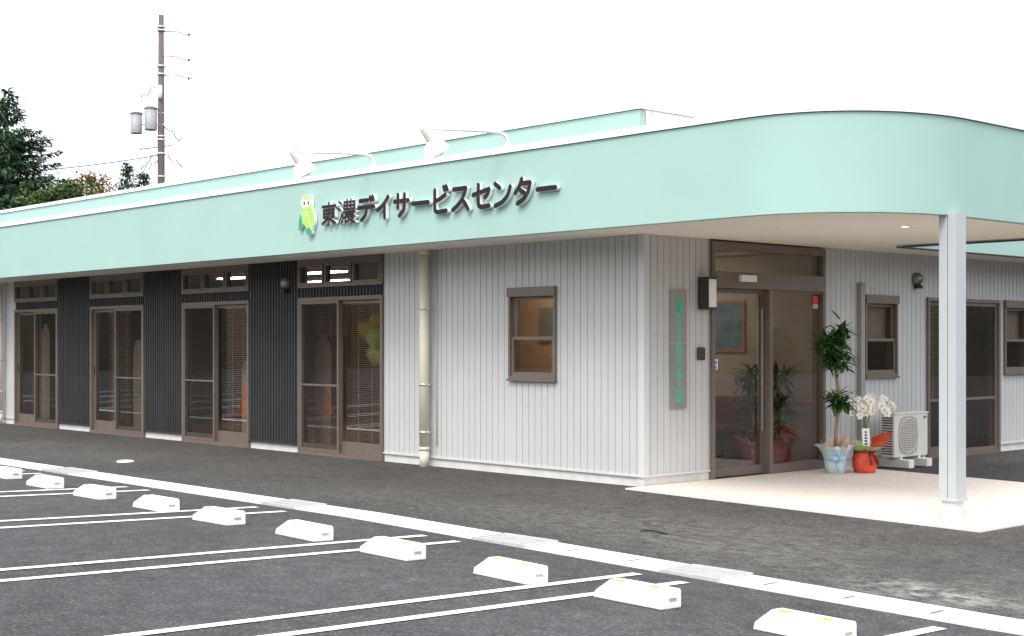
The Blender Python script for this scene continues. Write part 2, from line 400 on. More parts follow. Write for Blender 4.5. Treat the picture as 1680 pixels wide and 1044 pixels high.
for (ga, gb), lab in zip(grates, ['steel drain grate far along the white gutter near the third parking line pair', 'small steel drain grate in the gutter in front of the fourth glazed door',
                                  'wide steel drain grate in the gutter, standing slightly proud of the concrete', 'steel drain grate in the gutter nearest the camera, right of the others']):
    t = empty('drain_grate', ((ga + gb) / 2, (GY0 + GY1) / 2, g((ga + gb) / 2))); h = (gb - ga) / 2; w = .179
    fb = MB(); fb.box((-h, -w, -.03), (h, -w + .025, .024)); fb.box((-h, w - .025, -.03), (h, w, .024))
    fb.box((-h, -w + .025, -.03), (-h + .02, w - .025, .024)); fb.box((h - .02, -w + .025, -.03), (h, w - .025, .024)); fb.build('grate_frame', M['galv'], t)
    gbm = MB(); n = 9
    for k in range(n):
        yy = -w + .04 + (2 * w - .08) * k / (n - 1); gbm.box((-h + .02, yy - .007, -.01), (h - .02, yy + .007, .02))
    for k in range(6):
        xx = -h + .02 + (2 * h - .04) * (k + .5) / 6; gbm.box((xx - .004, -w + .027, -.008), (xx + .004, w - .027, .021))
    gbm.build('bars', M['galv'], t)
    tag(t, lab, 'drain grate', 'steel grates in the gutter')
b = MB(); b.lathe([(0, .022), (.075, .022), (.08, .018), (.105, .016), (.11, 0)], n=28)
o = b.build('manhole_cover', M['concrete']); o.location = (-6.61, -2.47, g(0)); tag(o, 'round pale access cover set in the dark asphalt in front of the glazed doors', 'manhole cover')
b = MB(); b.tube([(-.2, -.02, .006), (-.14, .02, .02), (-.05, .03, .025), (.04, .02, .02), (.12, -.015, .018), (.17, .01, .012)], [.012, .014, .012, .014, .016, .01], 8)
o = b.build('hose_scrap', M['black']); o.location = (2.12, -2.2, g(2.1)); tag(o, 'short dark bent scrap lying on the asphalt before the corner', 'scrap')
o.location = (2.33, -2.42, g(2.33)); o.scale = (.75, .75, .6)

# terrace slab at the entrance
b = MB(); N = 8
for i in range(N):
    x0, x1 = 0.012 + (4.0 - .012) * i / N, 0.012 + (4.0 - .012) * (i + 1) / N; ya, yb = -.30, 3.60
    b.faces([(x0, ya, g(x0) + .014), (x1, ya, g(x1) + .014), (x1, yb, g(x1) + .014), (x0, yb, g(x0) + .014)], [(0, 1, 2, 3)])
    b.faces([(x0, ya, g(x0) - .05), (x1, ya, g(x1) - .05), (x1, ya, g(x1) + .014), (x0, ya, g(x0) + .014)], [(0, 1, 2, 3)])
    b.faces([(x0, yb, g(x0) - .05), (x1, yb, g(x1) - .05), (x1, yb, g(x1) + .014), (x0, yb, g(x0) + .014)], [(3, 2, 1, 0)])
b.faces([(4, -.3, g(4) - .05), (4, 3.6, g(4) - .05), (4, 3.6, g(4) + .014), (4, -.3, g(4) + .014)], [(0, 1, 2, 3)])
structure(b.build('entrance_terrace', M['slab']))

# ---------------------------------------------------------------- the building
B = empty('care_center'); tag(B, 'long low pale grey building with mint green fascia and curved canopy over its entrance', 'building')
TOP = 2.645; XL = -24.0; YR = 12.0
WIN = [(-15.70, -13.87), (-12.62, -10.74), (-9.53, -7.62), (-6.37, -4.46)]

def siding(b, P, u0, u1, z0, z1, pitch=.1036, w=.005, dep=.012, phase=0):
    pts = [(u0, 0)]
    k = math.ceil((u0 - phase) / pitch)
    while k * pitch + phase < u1 - w:
        c = k * pitch + phase
        if c > u0 + w: pts += [(c - w, 0), (c - w * .55, -dep), (c + w * .55, -dep), (c + w, 0)]
        k += 1
    pts.append((u1, 0))
    A = [b.bm.verts.new(P(u, d, z0)) for u, d in pts]; Bv = [b.bm.verts.new(P(u, d, z1)) for u, d in pts]
    for i in range(len(pts) - 1): b.bm.faces.new((A[i], A[i + 1], Bv[i + 1], Bv[i]))
def ribbed(b, P, u0, u1, z0, z1, pitch=.07, dep=.018, d0=.004):
    n = max(1, round((u1 - u0) / pitch)); p = (u1 - u0) / n; pts = []
    for i in range(n):
        s = u0 + i * p
        pts += [(s, d0), (s + p * .50, d0), (s + p * .56, d0 + dep), (s + p * .94, d0 + dep)]
    pts.append((u1, d0))
    A = [b.bm.verts.new(P(u, d, z0)) for u, d in pts]; Bv = [b.bm.verts.new(P(u, d, z1)) for u, d in pts]
    for i in range(len(pts) - 1): b.bm.faces.new((A[i], A[i + 1], Bv[i + 1], Bv[i]))

SW = (-2.075, -1.30, 1.085, 2.135)       # small window in the long facade
b = MB()
for r in [(-4.46, SW[0], .12, TOP), (SW[0], SW[1], .12, SW[2]), (SW[0], SW[1], SW[3], TOP), (SW[1], -.06, .12, TOP)]: siding(b, front, *r)
b.build('siding_wall', M['siding'], B)
b = MB(); siding(b, front, XL, WIN[0][0], .12, TOP); b.build('siding_wall', M['siding'], B)
S1, SD, S2 = (4.0, 4.72, 1.08, 2.10), (5.42, 7.27, 0, 2.10), (7.40, 8.12, 1.08, 2.10)
b = MB(); siding(b, side, .06, 1.06, .12, TOP); b.build('siding_wall', M['siding'], B)
b = MB()
for r in [(3.16, S1[0], .12, TOP), (S1[0], S1[1], .12, S1[2]), (S1[0], S1[1], S1[3], TOP), (S1[1], SD[0], .12, TOP),
          (SD[0], SD[1], SD[3], TOP), (SD[1], S2[0], .12, TOP), (S2[0], S2[1], .12, S2[2]), (S2[0], S2[1], S2[3], TOP), (S2[1], YR, .12, TOP)]: siding(b, side, *r)
b.build('siding_wall', M['siding'], B)
b = MB(); b.box((-.062, -.012, .12), (.012, .002, TOP)); b.box((-.002, .002, .12), (.012, .062, TOP)); b.build('corner_trim', M['corner_trim'], B)
for x0, x1 in [(WIN[0][1], WIN[1][0]), (WIN[1][1], WIN[2][0]), (WIN[2][1], WIN[3][0])]:
    b = MB(); ribbed(b, front, x0, x1, .12, TOP); b.build('ribbed_panel', M['dark_siding'], B)
for x0, x1 in WIN:
    b = MB(); ribbed(b, front, x0, x1, 2.125, 2.255, .07, .02, -.02); b.build('ribbed_panel', M['dark_siding'], B)
# plinths and the drip flashing above them
for x0, x1 in [(XL, WIN[0][0]), (WIN[0][1], WIN[1][0]), (WIN[1][1], WIN[2][0]), (WIN[2][1], WIN[3][0]), (WIN[3][1], -.008)]:
    b = MB(); b.box((x0 + .001, -.10, -.15), (x1 - .001, -.008, .10), P=front); b.build('plinth', M['plinth'], B)
for y0, y1 in [(.0, 1.06), (3.16, SD[0]), (SD[1], YR)]:
    b = MB(); b.box((y0, -.10, -.2), (y1, -.006, .10), P=side); b.build('plinth', M['plinth'], B)
for x0, x1 in [(XL, WIN[0][0]), (WIN[3][1], .016)]:
    b = MB(); b.box((x0, -.02, .10), (x1, .016, .122), P=front); b.build('drip_flashing', M['corner_trim'], B)
for y0, y1 in [(.0, 1.06), (3.16, SD[0]), (SD[1], YR)]:
    b = MB(); b.box((y0, -.02, .101), (y1, .017, .123), P=side); b.build('drip_flashing', M['corner_trim'], B)
for x0, x1 in [(WIN[0][1], WIN[1][0]), (WIN[1][1], WIN[2][0]), (WIN[2][1], WIN[3][0])]:
    b = MB(); b.box((x0, -.02, .10), (x1, .028, .124), P=front); b.build('drip_flashing', M['dark_siding'], B)

# inner leaf of the outer walls
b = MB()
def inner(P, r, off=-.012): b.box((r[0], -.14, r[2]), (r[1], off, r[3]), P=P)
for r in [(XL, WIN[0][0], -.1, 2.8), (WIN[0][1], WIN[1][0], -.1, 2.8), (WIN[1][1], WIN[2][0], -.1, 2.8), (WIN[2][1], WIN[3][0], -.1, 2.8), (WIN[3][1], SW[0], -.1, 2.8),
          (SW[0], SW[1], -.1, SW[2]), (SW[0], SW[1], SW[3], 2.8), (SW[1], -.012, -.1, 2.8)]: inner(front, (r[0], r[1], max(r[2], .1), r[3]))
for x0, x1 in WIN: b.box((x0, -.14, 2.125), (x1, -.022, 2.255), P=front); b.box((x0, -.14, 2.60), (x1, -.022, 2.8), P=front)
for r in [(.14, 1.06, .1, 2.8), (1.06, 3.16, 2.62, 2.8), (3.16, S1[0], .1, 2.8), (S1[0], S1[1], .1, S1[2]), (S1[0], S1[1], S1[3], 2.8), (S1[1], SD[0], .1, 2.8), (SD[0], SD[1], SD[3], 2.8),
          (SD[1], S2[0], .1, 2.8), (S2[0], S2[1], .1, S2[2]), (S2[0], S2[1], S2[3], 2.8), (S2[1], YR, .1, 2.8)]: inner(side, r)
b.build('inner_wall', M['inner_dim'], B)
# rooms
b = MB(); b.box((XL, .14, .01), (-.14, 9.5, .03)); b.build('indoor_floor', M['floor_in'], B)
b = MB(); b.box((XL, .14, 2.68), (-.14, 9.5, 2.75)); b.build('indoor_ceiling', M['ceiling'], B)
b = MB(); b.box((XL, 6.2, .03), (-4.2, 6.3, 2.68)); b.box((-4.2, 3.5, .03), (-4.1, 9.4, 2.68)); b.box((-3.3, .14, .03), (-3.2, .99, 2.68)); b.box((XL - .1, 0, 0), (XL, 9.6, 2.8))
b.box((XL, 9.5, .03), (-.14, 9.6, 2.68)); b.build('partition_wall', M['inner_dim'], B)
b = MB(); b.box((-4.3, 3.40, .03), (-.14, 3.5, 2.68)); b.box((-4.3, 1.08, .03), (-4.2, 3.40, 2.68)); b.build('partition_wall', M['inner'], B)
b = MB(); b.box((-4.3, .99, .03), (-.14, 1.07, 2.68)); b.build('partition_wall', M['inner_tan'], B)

# ---- windows
def pane(P, u0, u1, z0, z1, d, m, parent, name='pane'):
    b = MB(); b.faces([P(u0, d, z0), P(u1, d, z0), P(u1, d, z1), P(u0, d, z1)], [(0, 1, 2, 3)]); return b.build(name, m, parent)
def blind(P, u0, u1, z0, z1, d, parent, pitch=.028, tilt=.55):
    b = MB(); z = z1
    while z > z0:
        a = .0115
        vs = [P(u0, d - a * cos(tilt), z - a * sin(tilt)), P(u1, d - a * cos(tilt), z - a * sin(tilt)), P(u1, d + a * cos(tilt), z + a * sin(tilt)), P(u0, d + a * cos(tilt), z + a * sin(tilt))]
        b.faces(vs, [(0, 1, 2, 3)]); z -= pitch
    for f in (.18, .5, .82):
        u = u0 + (u1 - u0) * f; b.box((u - .002, d - .002, z0), (u + .002, d + .002, z1), P=P)
    b.box((u0, d - .02, z1 + .006), (u1, d + .02, z1 + .045), P=P)
    return b.build('blind', M['blind'], parent)
def reflection_panel(P, u0, u1, z0, z1, d, parent, m):  # rounded pale panel indoors, standing in for a white reflection in the glass
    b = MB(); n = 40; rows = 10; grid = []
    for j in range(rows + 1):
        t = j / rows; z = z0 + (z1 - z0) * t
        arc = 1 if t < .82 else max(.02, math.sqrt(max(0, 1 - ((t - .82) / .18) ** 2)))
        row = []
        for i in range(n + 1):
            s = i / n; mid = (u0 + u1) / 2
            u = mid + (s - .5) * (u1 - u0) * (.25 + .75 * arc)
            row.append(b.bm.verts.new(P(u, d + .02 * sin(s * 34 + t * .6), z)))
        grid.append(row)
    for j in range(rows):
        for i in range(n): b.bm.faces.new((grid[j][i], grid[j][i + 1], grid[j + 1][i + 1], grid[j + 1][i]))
    return b.build('reflection_panel', m, parent, smooth=True)

br = M['bronze']
for i, (x0, x1) in enumerate(WIN):
    w = x1 - x0; mid = x0 + w * .485
    T = empty('transom_window', (0, 0, 0), parent=B)
    b = MB(); b.frame(x0 + .002, x1 - .002, 2.257, TOP - .002, .045, -.06, .035, P=front, wt=.075, wb=.04)
    for f in (1 / 3, 2 / 3): b.box((x0 + w * f - .022, -.05, 2.297), (x0 + w * f + .022, .030, TOP - .077), P=front)
    b.build('frame', br, T)
    for k in range(3):
        a0 = x0 + .045 + k * (w - .045) / 3 + (.0 if k == 0 else -.02); a1 = x0 + (k + 1) * w / 3 - (.022 if k < 2 else .045)
        a0 = x0 + (.045 if k == 0 else k * w / 3 + .022)
        b = MB(); b.frame(a0 + .001, a1 - .001, 2.298, TOP - .078, .024, -.035, .045, P=front, wb=.028); b.build('sash', br, T)
        pane(front, a0 + .023, a1 - .023, 2.324, TOP - .10, 0, M['glass'], T)
    D = empty('glazed_door', parent=B)
    b = MB(); b.frame(x0 + .002, x1 - .002, .0, 2.123, .045, -.12, .032, P=front, wb=.045, wt=.05)
    b.box((x0 - .002, -.03, -.012), (x1 + .002, .06, .012), P=front)
    b.build('frame', br, D)
    lo = .047; hi = 2.071
    # one leaf carries an insect screen outside it: the left one on the two nearest doors, the right one on the far two
    mir = i < 2
    def FP(u, d, z): return ((x0 + x1 - u) if mir else u, -d, z)
    md_ = x0 + w * (.485 if not mir else .515)
    b = MB(); b.frame(x0 + .048, md_ + .025, lo, hi, .036, .0, .026, P=FP, wb=.04); b.box((x0 + .084, .004, .93), (md_ - .011, .022, .955), P=FP); b.build('screen_frame', br, D)
    b = MB(); b.box((x0 + .084, .012, lo + .04), (md_ - .011, .0135, hi - .036), P=FP); b.build('screen_net', M['net'], D)
    b = MB(); b.frame(x0 + .048, md_ + .02, lo, hi, .045, -.028, -.004, P=FP, wb=.10); b.build('sash', br, D)
    pane(FP, x0 + .09, md_ - .022, lo + .10, hi - .045, -.016, M['glass'], D)
    b = MB(); b.frame(md_ - .022, x1 - .048, lo, hi, .045, -.055, -.030, P=FP, wb=.16); b.build('sash', br, D)
    pane(FP, md_ + .022, x1 - .09, lo + .16, hi - .045, -.042, M['glass'], D)
    b = MB(); b.box((x1 - .078, -.028, .98), (x1 - .064, -.016, 1.12), P=FP); b.build('handle', M['bronze_dark'], D)
    if i == 3: blind(front, mid + .0, x1 - .06, lo + .12, hi - .06, -.20, D, .028, .35); blind(front, x0 + .05, mid - .06, lo + 1.55, hi - .06, -.20, D, .028, .35)
    if i == 2: blind(front, mid + .0, x1 - .06, lo + .12, hi - .06, -.20, D, .028, .5)
    if i == 1: blind(front, x0 + .25, mid + .1, lo + .12, hi - .06, -.20, D, .028, .3)
    if i == 0: reflection_panel(front, mid - .36, mid - .04, .1, 1.86, -.28, D, M['reflection_panel'])
    if i == 2: reflection_panel(front, x1 - .62, x1 - .40, .1, 1.25, -.26, D, M['reflection_panel'])
    if i == 1: reflection_panel(front, mid + .06, mid + .36, .1, 1.56, -.28, D, M['reflection_panel'])
    if i == 3: reflection_panel(front, x0 - .26, x0 + .12, .1, 1.62, -.45, D, M['reflection_panel'])

def hung_window(P, u0, u1, z0, z1, split, name='sash_window', glass=M['glass_small'], wide=.10, shade=None):
    T = empty(name, parent=B); m = M['bronze']
    b = MB(); b.frame(u0 + .001, u1 - .001, z0 + .001, z1 - .001, .032, -.12, .034, P=P, wt=wide, wb=.045)
    b.box((u0 - .004, -.01, z1 - wide), (u1 + .004, .052, z1 + .004), P=P)
    b.box((u0 - .008, -.01, z0 - .012), (u1 + .008, .055, z0 + .012), P=P)
    b.build('frame', m, T)
    b = MB(); b.frame(u0 + .06, u1 - .04, split - .018, z1 - wide - .001, .036, -.05, -.022, P=P); b.build('sash', m, T)
    pane(P, u0 + .094, u1 - .074, split + .016, z1 - wide - .036, -.036, glass, T)
    b = MB(); b.frame(u0 + .034, u1 - .034, z0 + .046, split + .02, .036, -.018, .012, P=P, wb=.045); b.build('sash', m, T)
    pane(P, u0 + .069, u1 - .069, z0 + .09, split - .014, -.004, glass, T)
    if shade:
        b = MB(); b.box((u0 + .05, -.13, split - .02), (u1 - .05, -.125, z1 - wide), P=P); b.build('roller_shade', shade, T)
    return T
hung_window(front, *SW, 1.56)
M['shade'] = mat('grey_roller_shade', (.27, .27, .24), .8)
hung_window(side, *S1, 1.545, shade=M['shade'])
hung_window(side, *S2, 1.545, shade=M['shade'])

# side sliding door
D = empty('glazed_door', parent=B); u0, u1, z1 = SD[0], SD[1], 2.10; mid = (u0 + u1) / 2
b = MB(); b.frame(u0 + .001, u1 - .001, -.02, z1, .045, -.12, .035, P=side, wb=.06); b.build('frame', br, D)
b = MB(); b.frame(u0 + .047, mid + .02, .042, z1 - .047, .045, -.06, -.03, P=side, wb=.1); b.build('sash', br, D)
pane(side, u0 + .09, mid - .022, .14, z1 - .09, -.045, M['glass'], D)
b = MB(); b.frame(mid - .02, u1 - .047, .042, z1 - .047, .045, -.026, .004, P=side, wb=.05); b.build('sash', br, D)
pane(side, mid + .022, u1 - .09, .09, z1 - .09, -.011, M['glass'], D)
blind(side, u0 + .06, mid, .75, z1 - .1, -.2, D)
b = MB(); b.box((u0 + .08, -.02, .74), (u1 - .08, .0, .775), P=side); b.build('push_bar', M['bronze'], D)

# main automatic entrance
E_ = empty('entrance_door', parent=B); y0, y1 = 1.062, 3.158
b = MB()
b.box((y0, -.12, .0), (y0 + .05, .04, 2.62), P=side); b.box((y1 - .05, -.12, .0), (y1, .04, 2.62), P=side)
b.box((y0 + .05, -.12, 2.54), (y1 - .05, .04, 2.62), P=side)
b.box((y0 + .05, -.14, 2.115), (y1 - .05, .05, 2.295), P=side)
b.box((2.075, -.12, .0), (2.14, .038, 2.115), P=side)
b.box((2.14, -.10, .0), (y1 - .05, .036, .12), P=side); b.box((2.14, -.06, 2.09), (y1 - .05, .02, 2.115), P=side)
b.box((y0, -.06, 2.295), (y0 + .05 + .02, .0, 2.54), P=side)
b.build('frame', br, E_)
b = MB(); b.frame(y0 + .052, 2.074, .02, 2.112, .035, -.085, -.05, P=side, wb=.10, wt=.05); b.build('sliding_leaf', br, E_)
pane(side, y0 + .085, 2.04, .118, 2.064, -.067, M['glass_door'], E_)
pane(side, 2.14, y1 - .05, .12, 2.09, -.01, M['glass_door'], E_)
pane(side, y0 + .07, y1 - .05, 2.295, 2.54, -.01, M['glass_door'], E_)
b = MB(); b.box((2.034, -.05, .5), (2.045, -.028, 1.9), P=side); b.build('edge_strip', M['steel'], E_)
b = MB(); b.box((1.50, .051, 2.19), (1.77, .10, 2.265), P=side, bev=.008); b.build('motion_sensor', M['white'], E_)
def sticker(name, P, u, z, w, h, d, m, m2, parent, txt=True):
    b = MB(); b.box((u, d, z), (u + w, d + .0012, z + h), m, P)
    if txt:
        b.box((u, d, z - h * .42), (u + w, d + .001, z - .001), M['white'], P)
        for k in range(4):
            uu = u + w * (.08 + .23 * k); b.box((uu, d + .001, z - h * .33), (uu + w * .14, d + .002, z - h * .10), m2, P)
    return b.build(name, None, parent)
sticker('sticker', side, 2.96, 1.96, .10, .10, -.003, M['red'], M['wire'], E_)
sticker('sticker', side, 5.50, 1.93, .085, .08, -.038, M['red'], M['wire'], D)
b = MB(); b.box((1.215, -.062, 1.21), (1.275, -.061, 1.33), M['white'], side); b.lathe([(0, 0), (.02, 0)], n=14, m=M['blue'], c=(-.0605, 1.245, 1.29), axis=(1, 0, 0))
b.box((1.23, -.0608, 1.22), (1.26, -.0602, 1.255), M['blue'], side); b.build('sticker', None, E_)
b = MB(); b.box((-7.80, -.041, 1.945), (-7.72, -.039, 2.02), M['red'], front)
b.build('sticker', None, B)

# ---- fascia, soffit, roof
CX_, CY_, RX, RY, EX = 2.10, .55, 1.31, 1.55, 2.15
def outline(off=0, zone=None):
    pts = [(XL, -1.0 - off), (-12, -1.0 - off), (-5, -1.0 - off), (CX_, CY_ - RY - off)]
    n = 26
    for k in range(1, n):
        a = pi / 2 * k / n
        cx, sx = sin(a) ** (2 / EX), cos(a) ** (2 / EX)
        pts.append((CX_ + (RX + off) * cx, CY_ - (RY + off) * sx))
    pts.append((CX_ + RX + off, CY_)); pts.append((CX_ + RX + off, 3.56 + off))
    return pts
def wall_strip(b, pts, z0, z1, th, m=None):
    inn = pts
    a = outline(pts); c = outline(pts - th)
    n = len(a)
    A0 = [b.bm.verts.new((x, y, z0)) for x, y in a]; A1 = [b.bm.verts.new((x, y, z1)) for x, y in a]
    C0 = [b.bm.verts.new((x, y, z0)) for x, y in c]; C1 = [b.bm.verts.new((x, y, z1)) for x, y in c]
    fs = []
    for i in range(n - 1):
        f = b.bm.faces.new((A0[i], A0[i + 1], A1[i + 1], A1[i])); f.smooth = True; fs.append(f)
        fs.append(b.bm.faces.new((A1[i], A1[i + 1], C1[i + 1], C1[i])))
        fs.append(b.bm.faces.new((C1[i], C1[i + 1], C0[i + 1], C0[i]))); fs.append(b.bm.faces.new((C0[i], C0[i + 1], A0[i + 1], A0[i])))
    for i in (0, -1): fs.append(b.bm.faces.new((A0[i], A1[i], C1[i], C0[i])))
    bmesh.ops.recalc_face_normals(b.bm, faces=fs)
F_ = MB(); wall_strip(F_, 0, 2.632, 3.495, .10); fas = F_.build('fascia', M['teal'], B)
md = fas.modifiers.new('e', 'EDGE_SPLIT'); md.split_angle = radians(40)
t_ = MB(); wall_strip(t_, .022, 3.500, 3.565, .15); o = t_.build('fascia_cap', M['white_trim'], fas)
md = o.modifiers.new('e', 'EDGE_SPLIT'); md.split_angle = radians(40)
# fascia on the back edge of the canopy and along the side eave
EXX = .84
b = MB(); b.box((EXX + .002, 3.46, 2.632), (CX_ + RX - .101, 3.56, 3.495)); b.build('fascia', M['teal'], B)
b = MB(); b.box((EXX + .02, 3.42, 3.50), (CX_ + RX - .13, 3.585, 3.564)); b.build('fascia_cap', M['white_trim'], B)
b = MB(); b.box((EXX - .10, 3.56, 2.632), (EXX, YR, 3.495)); b.build('fascia', M['teal'], B)
b = MB(); b.box((EXX - .12, 3.60, 3.50), (EXX + .022, YR, 3.563)); b.build('fascia_cap', M['white_trim'], B)
# thin dark drip edges
b = MB(); b.box((EXX - .102, 3.57, 2.622), (EXX + .004, YR, 2.632)); b.box((.9, 3.455, 2.620), (CX_ + RX - .11, 3.566, 2.632)); b.build('drip_edge', M['bronze_dark'], B)
def dark_line(off, z0, z1):
    b = MB(); wall_strip(b, off, z0, z1, .05); return b.build('drip_edge', M['bronze_dark'], B)
dark_line(.004, 3.4945, 3.5005)
# soffit and flat roof follow the same outline
for nm, z0, z1, m, off in (('soffit', 2.645, 2.665, M['soffit'], -.101), ('flat_roof', 3.36, 3.40, M['roof'], -.12)):
    b = MB(); pts = [p for p in outline(off)]
    pts[-1] = (pts[-1][0], 3.455); pts = pts + [(EXX - .101, 3.455), (EXX - .101, YR), (-.0, YR)]
    if nm == 'soffit': pts += [(-.001, .001), (XL, .001)]
    else: pts += [(XL, YR)]
    b.poly(pts, z0, z1, m, m, P=lambda u, d, z: (u, z, d)); b.build(nm, m, B)
# upper roof storey
b = MB(); b.box((XL, 1.4, 3.40), (-1.34, 1.5, 4.265)); b.build('upper_wall', M['teal'], B)
b = MB(); siding(b, lambda u, d, z: (-1.335 + d, u, z), 1.5, YR, 3.40, 4.265, .2, .012, .015); b.build('upper_wall', M['white_trim'], B)
b = MB(); b.box((XL, 1.37, 4.27), (-1.30, 1.52, 4.33)); b.box((-1.45, 1.52, 4.27), (-1.30, YR, 4.329)); b.box((XL, 1.52, 4.2), (-1.45, YR, 4.26)); b.build('upper_roof', M['white_trim'], B)
b = MB(); b.box((XL, 1.394, 4.263), (-1.33, 1.45, 4.2705)); b.build('drip_edge', M['bronze_dark'], B)

# soffit vents by the wall and downlights
for x in (-12.0, -8.2, -5.6, -3.0):
    b = MB(); b.box((x - .35, -.62, 2.640), (x + .35, -.50, 2.6445))
    for k in range(24): b.box((x - .33 + k * .028, -.60, 2.637), (x - .318 + k * .028, -.52, 2.6395))
    b.build('soffit_vent', M['soffit'], B)
for x, y in ((2.35, 1.2), (1.55, 2.4), (1.4, .4)):
    t = empty('downlight', (x, y, 2.645)); b = MB(); b.lathe([(.035, 0), (.048, -.004), (.05, 0)], n=24); b.build('ring', M['white'], t)
    b = MB(); b.lathe([(0, -.001), (.035, -.001)], n=24); b.build('lamp_glass', M['amber_light'] if x > 2 else M['white'], t)
    tag(t, {2.35: 'lit round downlight in the canopy soffit nearest the column', 1.55: 'unlit downlight in the soffit before the entrance door', 1.4: 'unlit downlight in the soffit near the wall corner'}[x], 'downlight', 'downlights in the canopy soffit')

# entrance column
C_ = empty('column', (3.385, .31, g(3.385)), parent=B); hw = .083
zt = TOP - g(3.385)
b = MB(); b.box((-.068, -.068, 0), (.068, .068, .16), bev=.004); b.build('base', M['plinth'], C_)
b = MB(); b.box((-hw - .010, -hw - .010, .16), (hw + .010, hw + .010, .185), bev=.003); b.build('collar', M['col'], C_)
b = MB()
for sx in (-1, 1):           # two boxed halves with a dark seam between
    xa, xb = (-hw, -.003) if sx < 0 else (.003, hw)
    b.box((xa, -hw, .185), (xb, hw, zt))
b.box((-.0031, -hw + .006, .185), (.0031, hw - .006, zt - .001), M['bronze_dark'])
b.mats = [M['col'], M['bronze_dark']] if M['bronze_dark'] in b.mats else b.mats
for f in b.bm.faces: f.material_index = 0
b.bm.faces.ensure_lookup_table()
for f in list(b.bm.faces)[-6:]: f.material_index = 1
b.build('shaft', None, C_)

# downpipes
def downpipe(x, zb=0.0):
    T = empty('downpipe', (x, -.115, 0), parent=B)
    b = MB(); b.tube([(0, 0, zb - .02), (0, 0, .22)], .058, 20); b.tube([(0, 0, .22), (0, 0, TOP)], .062, 20); b.tube([(0, 0, .20), (0, 0, .24)], .066, 20)
    b.tube([(0, 0, 2.58), (0, 0, 2.66)], .07, 20); b.build('pipe', M['pipe'], T)
    for z in (.42, 1.0, 1.92) if x > -10 else (.6, 1.2, 1.95):
        c = MB(); c.lathe([(.063, -.012), (.069, -.012), (.069, .012), (.063, .012)], c=(0, 0, z), n=20); c.box((-.008, .066, z - .01), (.008, .115, z + .01)); c.box((.066, -.006, z - .012), (.10, .006, z + .012))
        c.build('clamp', M['steel'], T)
downpipe(-3.50); downpipe(-16.15)
b = MB(); b.tube([(-3.38, -.016, .25), (-3.38, -.016, TOP)], .006, 8); b.build('conduit', M['corner_trim'], B)
b = MB(); b.box((3.86, .001, .06), (3.945, .065, 2.20), P=side, bev=.008); b.build('duct_cover', M['pipe_grey'], B)
b = MB(); b.box((3.855, .001, 2.20), (3.95, .075, 2.245), P=side, bev=.01); b.build('duct_cover', M['pipe_grey'], B)

# ---------------------------------------------------------------- lettering by strokes
GL = {
 'tou': [[(.02, .84), (.98, .84)], [(.5, 1), (.5, 0)], [(.13, .67), (.87, .67)], [(.13, .67), (.13, .33)], [(.87, .67), (.87, .33)], [(.13, .33), (.87, .33)], [(.13, .5), (.87, .5)], [(.46, .28), (.03, .04)], [(.54, .28), (.97, .04)]],
 'nou': [[(.04, .97), (.17, .87)], [(.0, .68), (.13, .58)], [(.02, .02), (.20, .36)], [(.34, .92), (.97, .92)], [(.34, .92), (.34, .6)], [(.97, .92), (.97, .6)], [(.34, .6), (.97, .6)], [(.34, .76), (.97, .76)], [(.55, 1.02), (.55, .6)], [(.76, 1.02), (.76, .6)],
         [(.30, .47), (1, .47)], [(.30, .47), (.28, .2), (.20, .0)], [(.42, .36), (.92, .36)], [(.32, .25), (1, .25)], [(.45, .25), (.45, .02)], [(.45, .02), (.62, .09)], [(.58, .24), (.75, .10), (1.0, .0)], [(.92, .19), (.76, .11)]],
 'de': [[(.10, .93), (.62, .93)], [(.0, .60), (1, .60)], [(.56, .60), (.50, .32), (.38, .14), (.20, .0)], [(.76, 1.06), (.82, .90)], [(.92, 1.08), (.98, .92)]],
 'i': [[(.95, .98), (.65, .72), (.35, .53), (.02, .40)], [(.64, .68), (.64, 0)]],
 'sa': [[(0, .70), (1, .70)], [(.27, 1), (.27, .40)], [(.74, 1), (.74, .50), (.66, .25), (.36, .02)]],
 'bar': [[(.0, .50), (1, .50)]],
 'vbar': [[(.5, .98), (.5, .02)]],
 'bi': [[(.08, 1), (.08, .18), (.18, .04), (.36, .0), (.92, .02)], [(.10, .50), (.45, .58), (.86, .75)], [(.74, 1.10), (.82, .96)], [(.92, 1.12), (1.0, .98)]],
 'su': [[(.06, .93), (.86, .93)], [(.86, .93), (.72, .62), (.42, .28), (.0, .02)], [(.60, .46), (.82, .25), (1, .0)]],
 'se': [[(.0, .58), (.97, .76)], [(.97, .76), (.90, .58), (.76, .42)], [(.33, 1), (.33, .20), (.40, .07), (.55, .02), (.98, .04)]],
 'n': [[(.03, .95), (.33, .76)], [(1, .76), (.84, .42), (.50, .14), (.05, .0)]],
 'ta': [[(.42, 1.02), (.28, .75), (.0, .45)], [(.36, .83), (.98, .83)], [(.98, .83), (.86, .48), (.58, .18), (.14, .0)], [(.34, .56), (.70, .36)]],
 'matsu': [[(0, .72), (.44, .72)], [(.22, 1), (.22, 0)], [(.22, .66), (0, .3)], [(.22, .6), (.42, .42)], [(.62, .92), (.48, .58)], [(.74, .95), (1, .58)], [(.72, .52), (.52, .08)], [(.52, .08), (.94, .12)], [(.82, .3), (1, 0)]],
 'saka': [[(0, .62), (.4, .62)], [(.2, .92), (.2, .2)], [(0, .12), (.42, .24)], [(.48, .92), (1, .92)], [(.52, .92), (.5, .4), (.40, .02)], [(.58, .62), (.94, .62)], [(.94, .62), (.82, .3), (.50, .0)], [(.64, .42), (.78, .2), (1, .0)]],
}
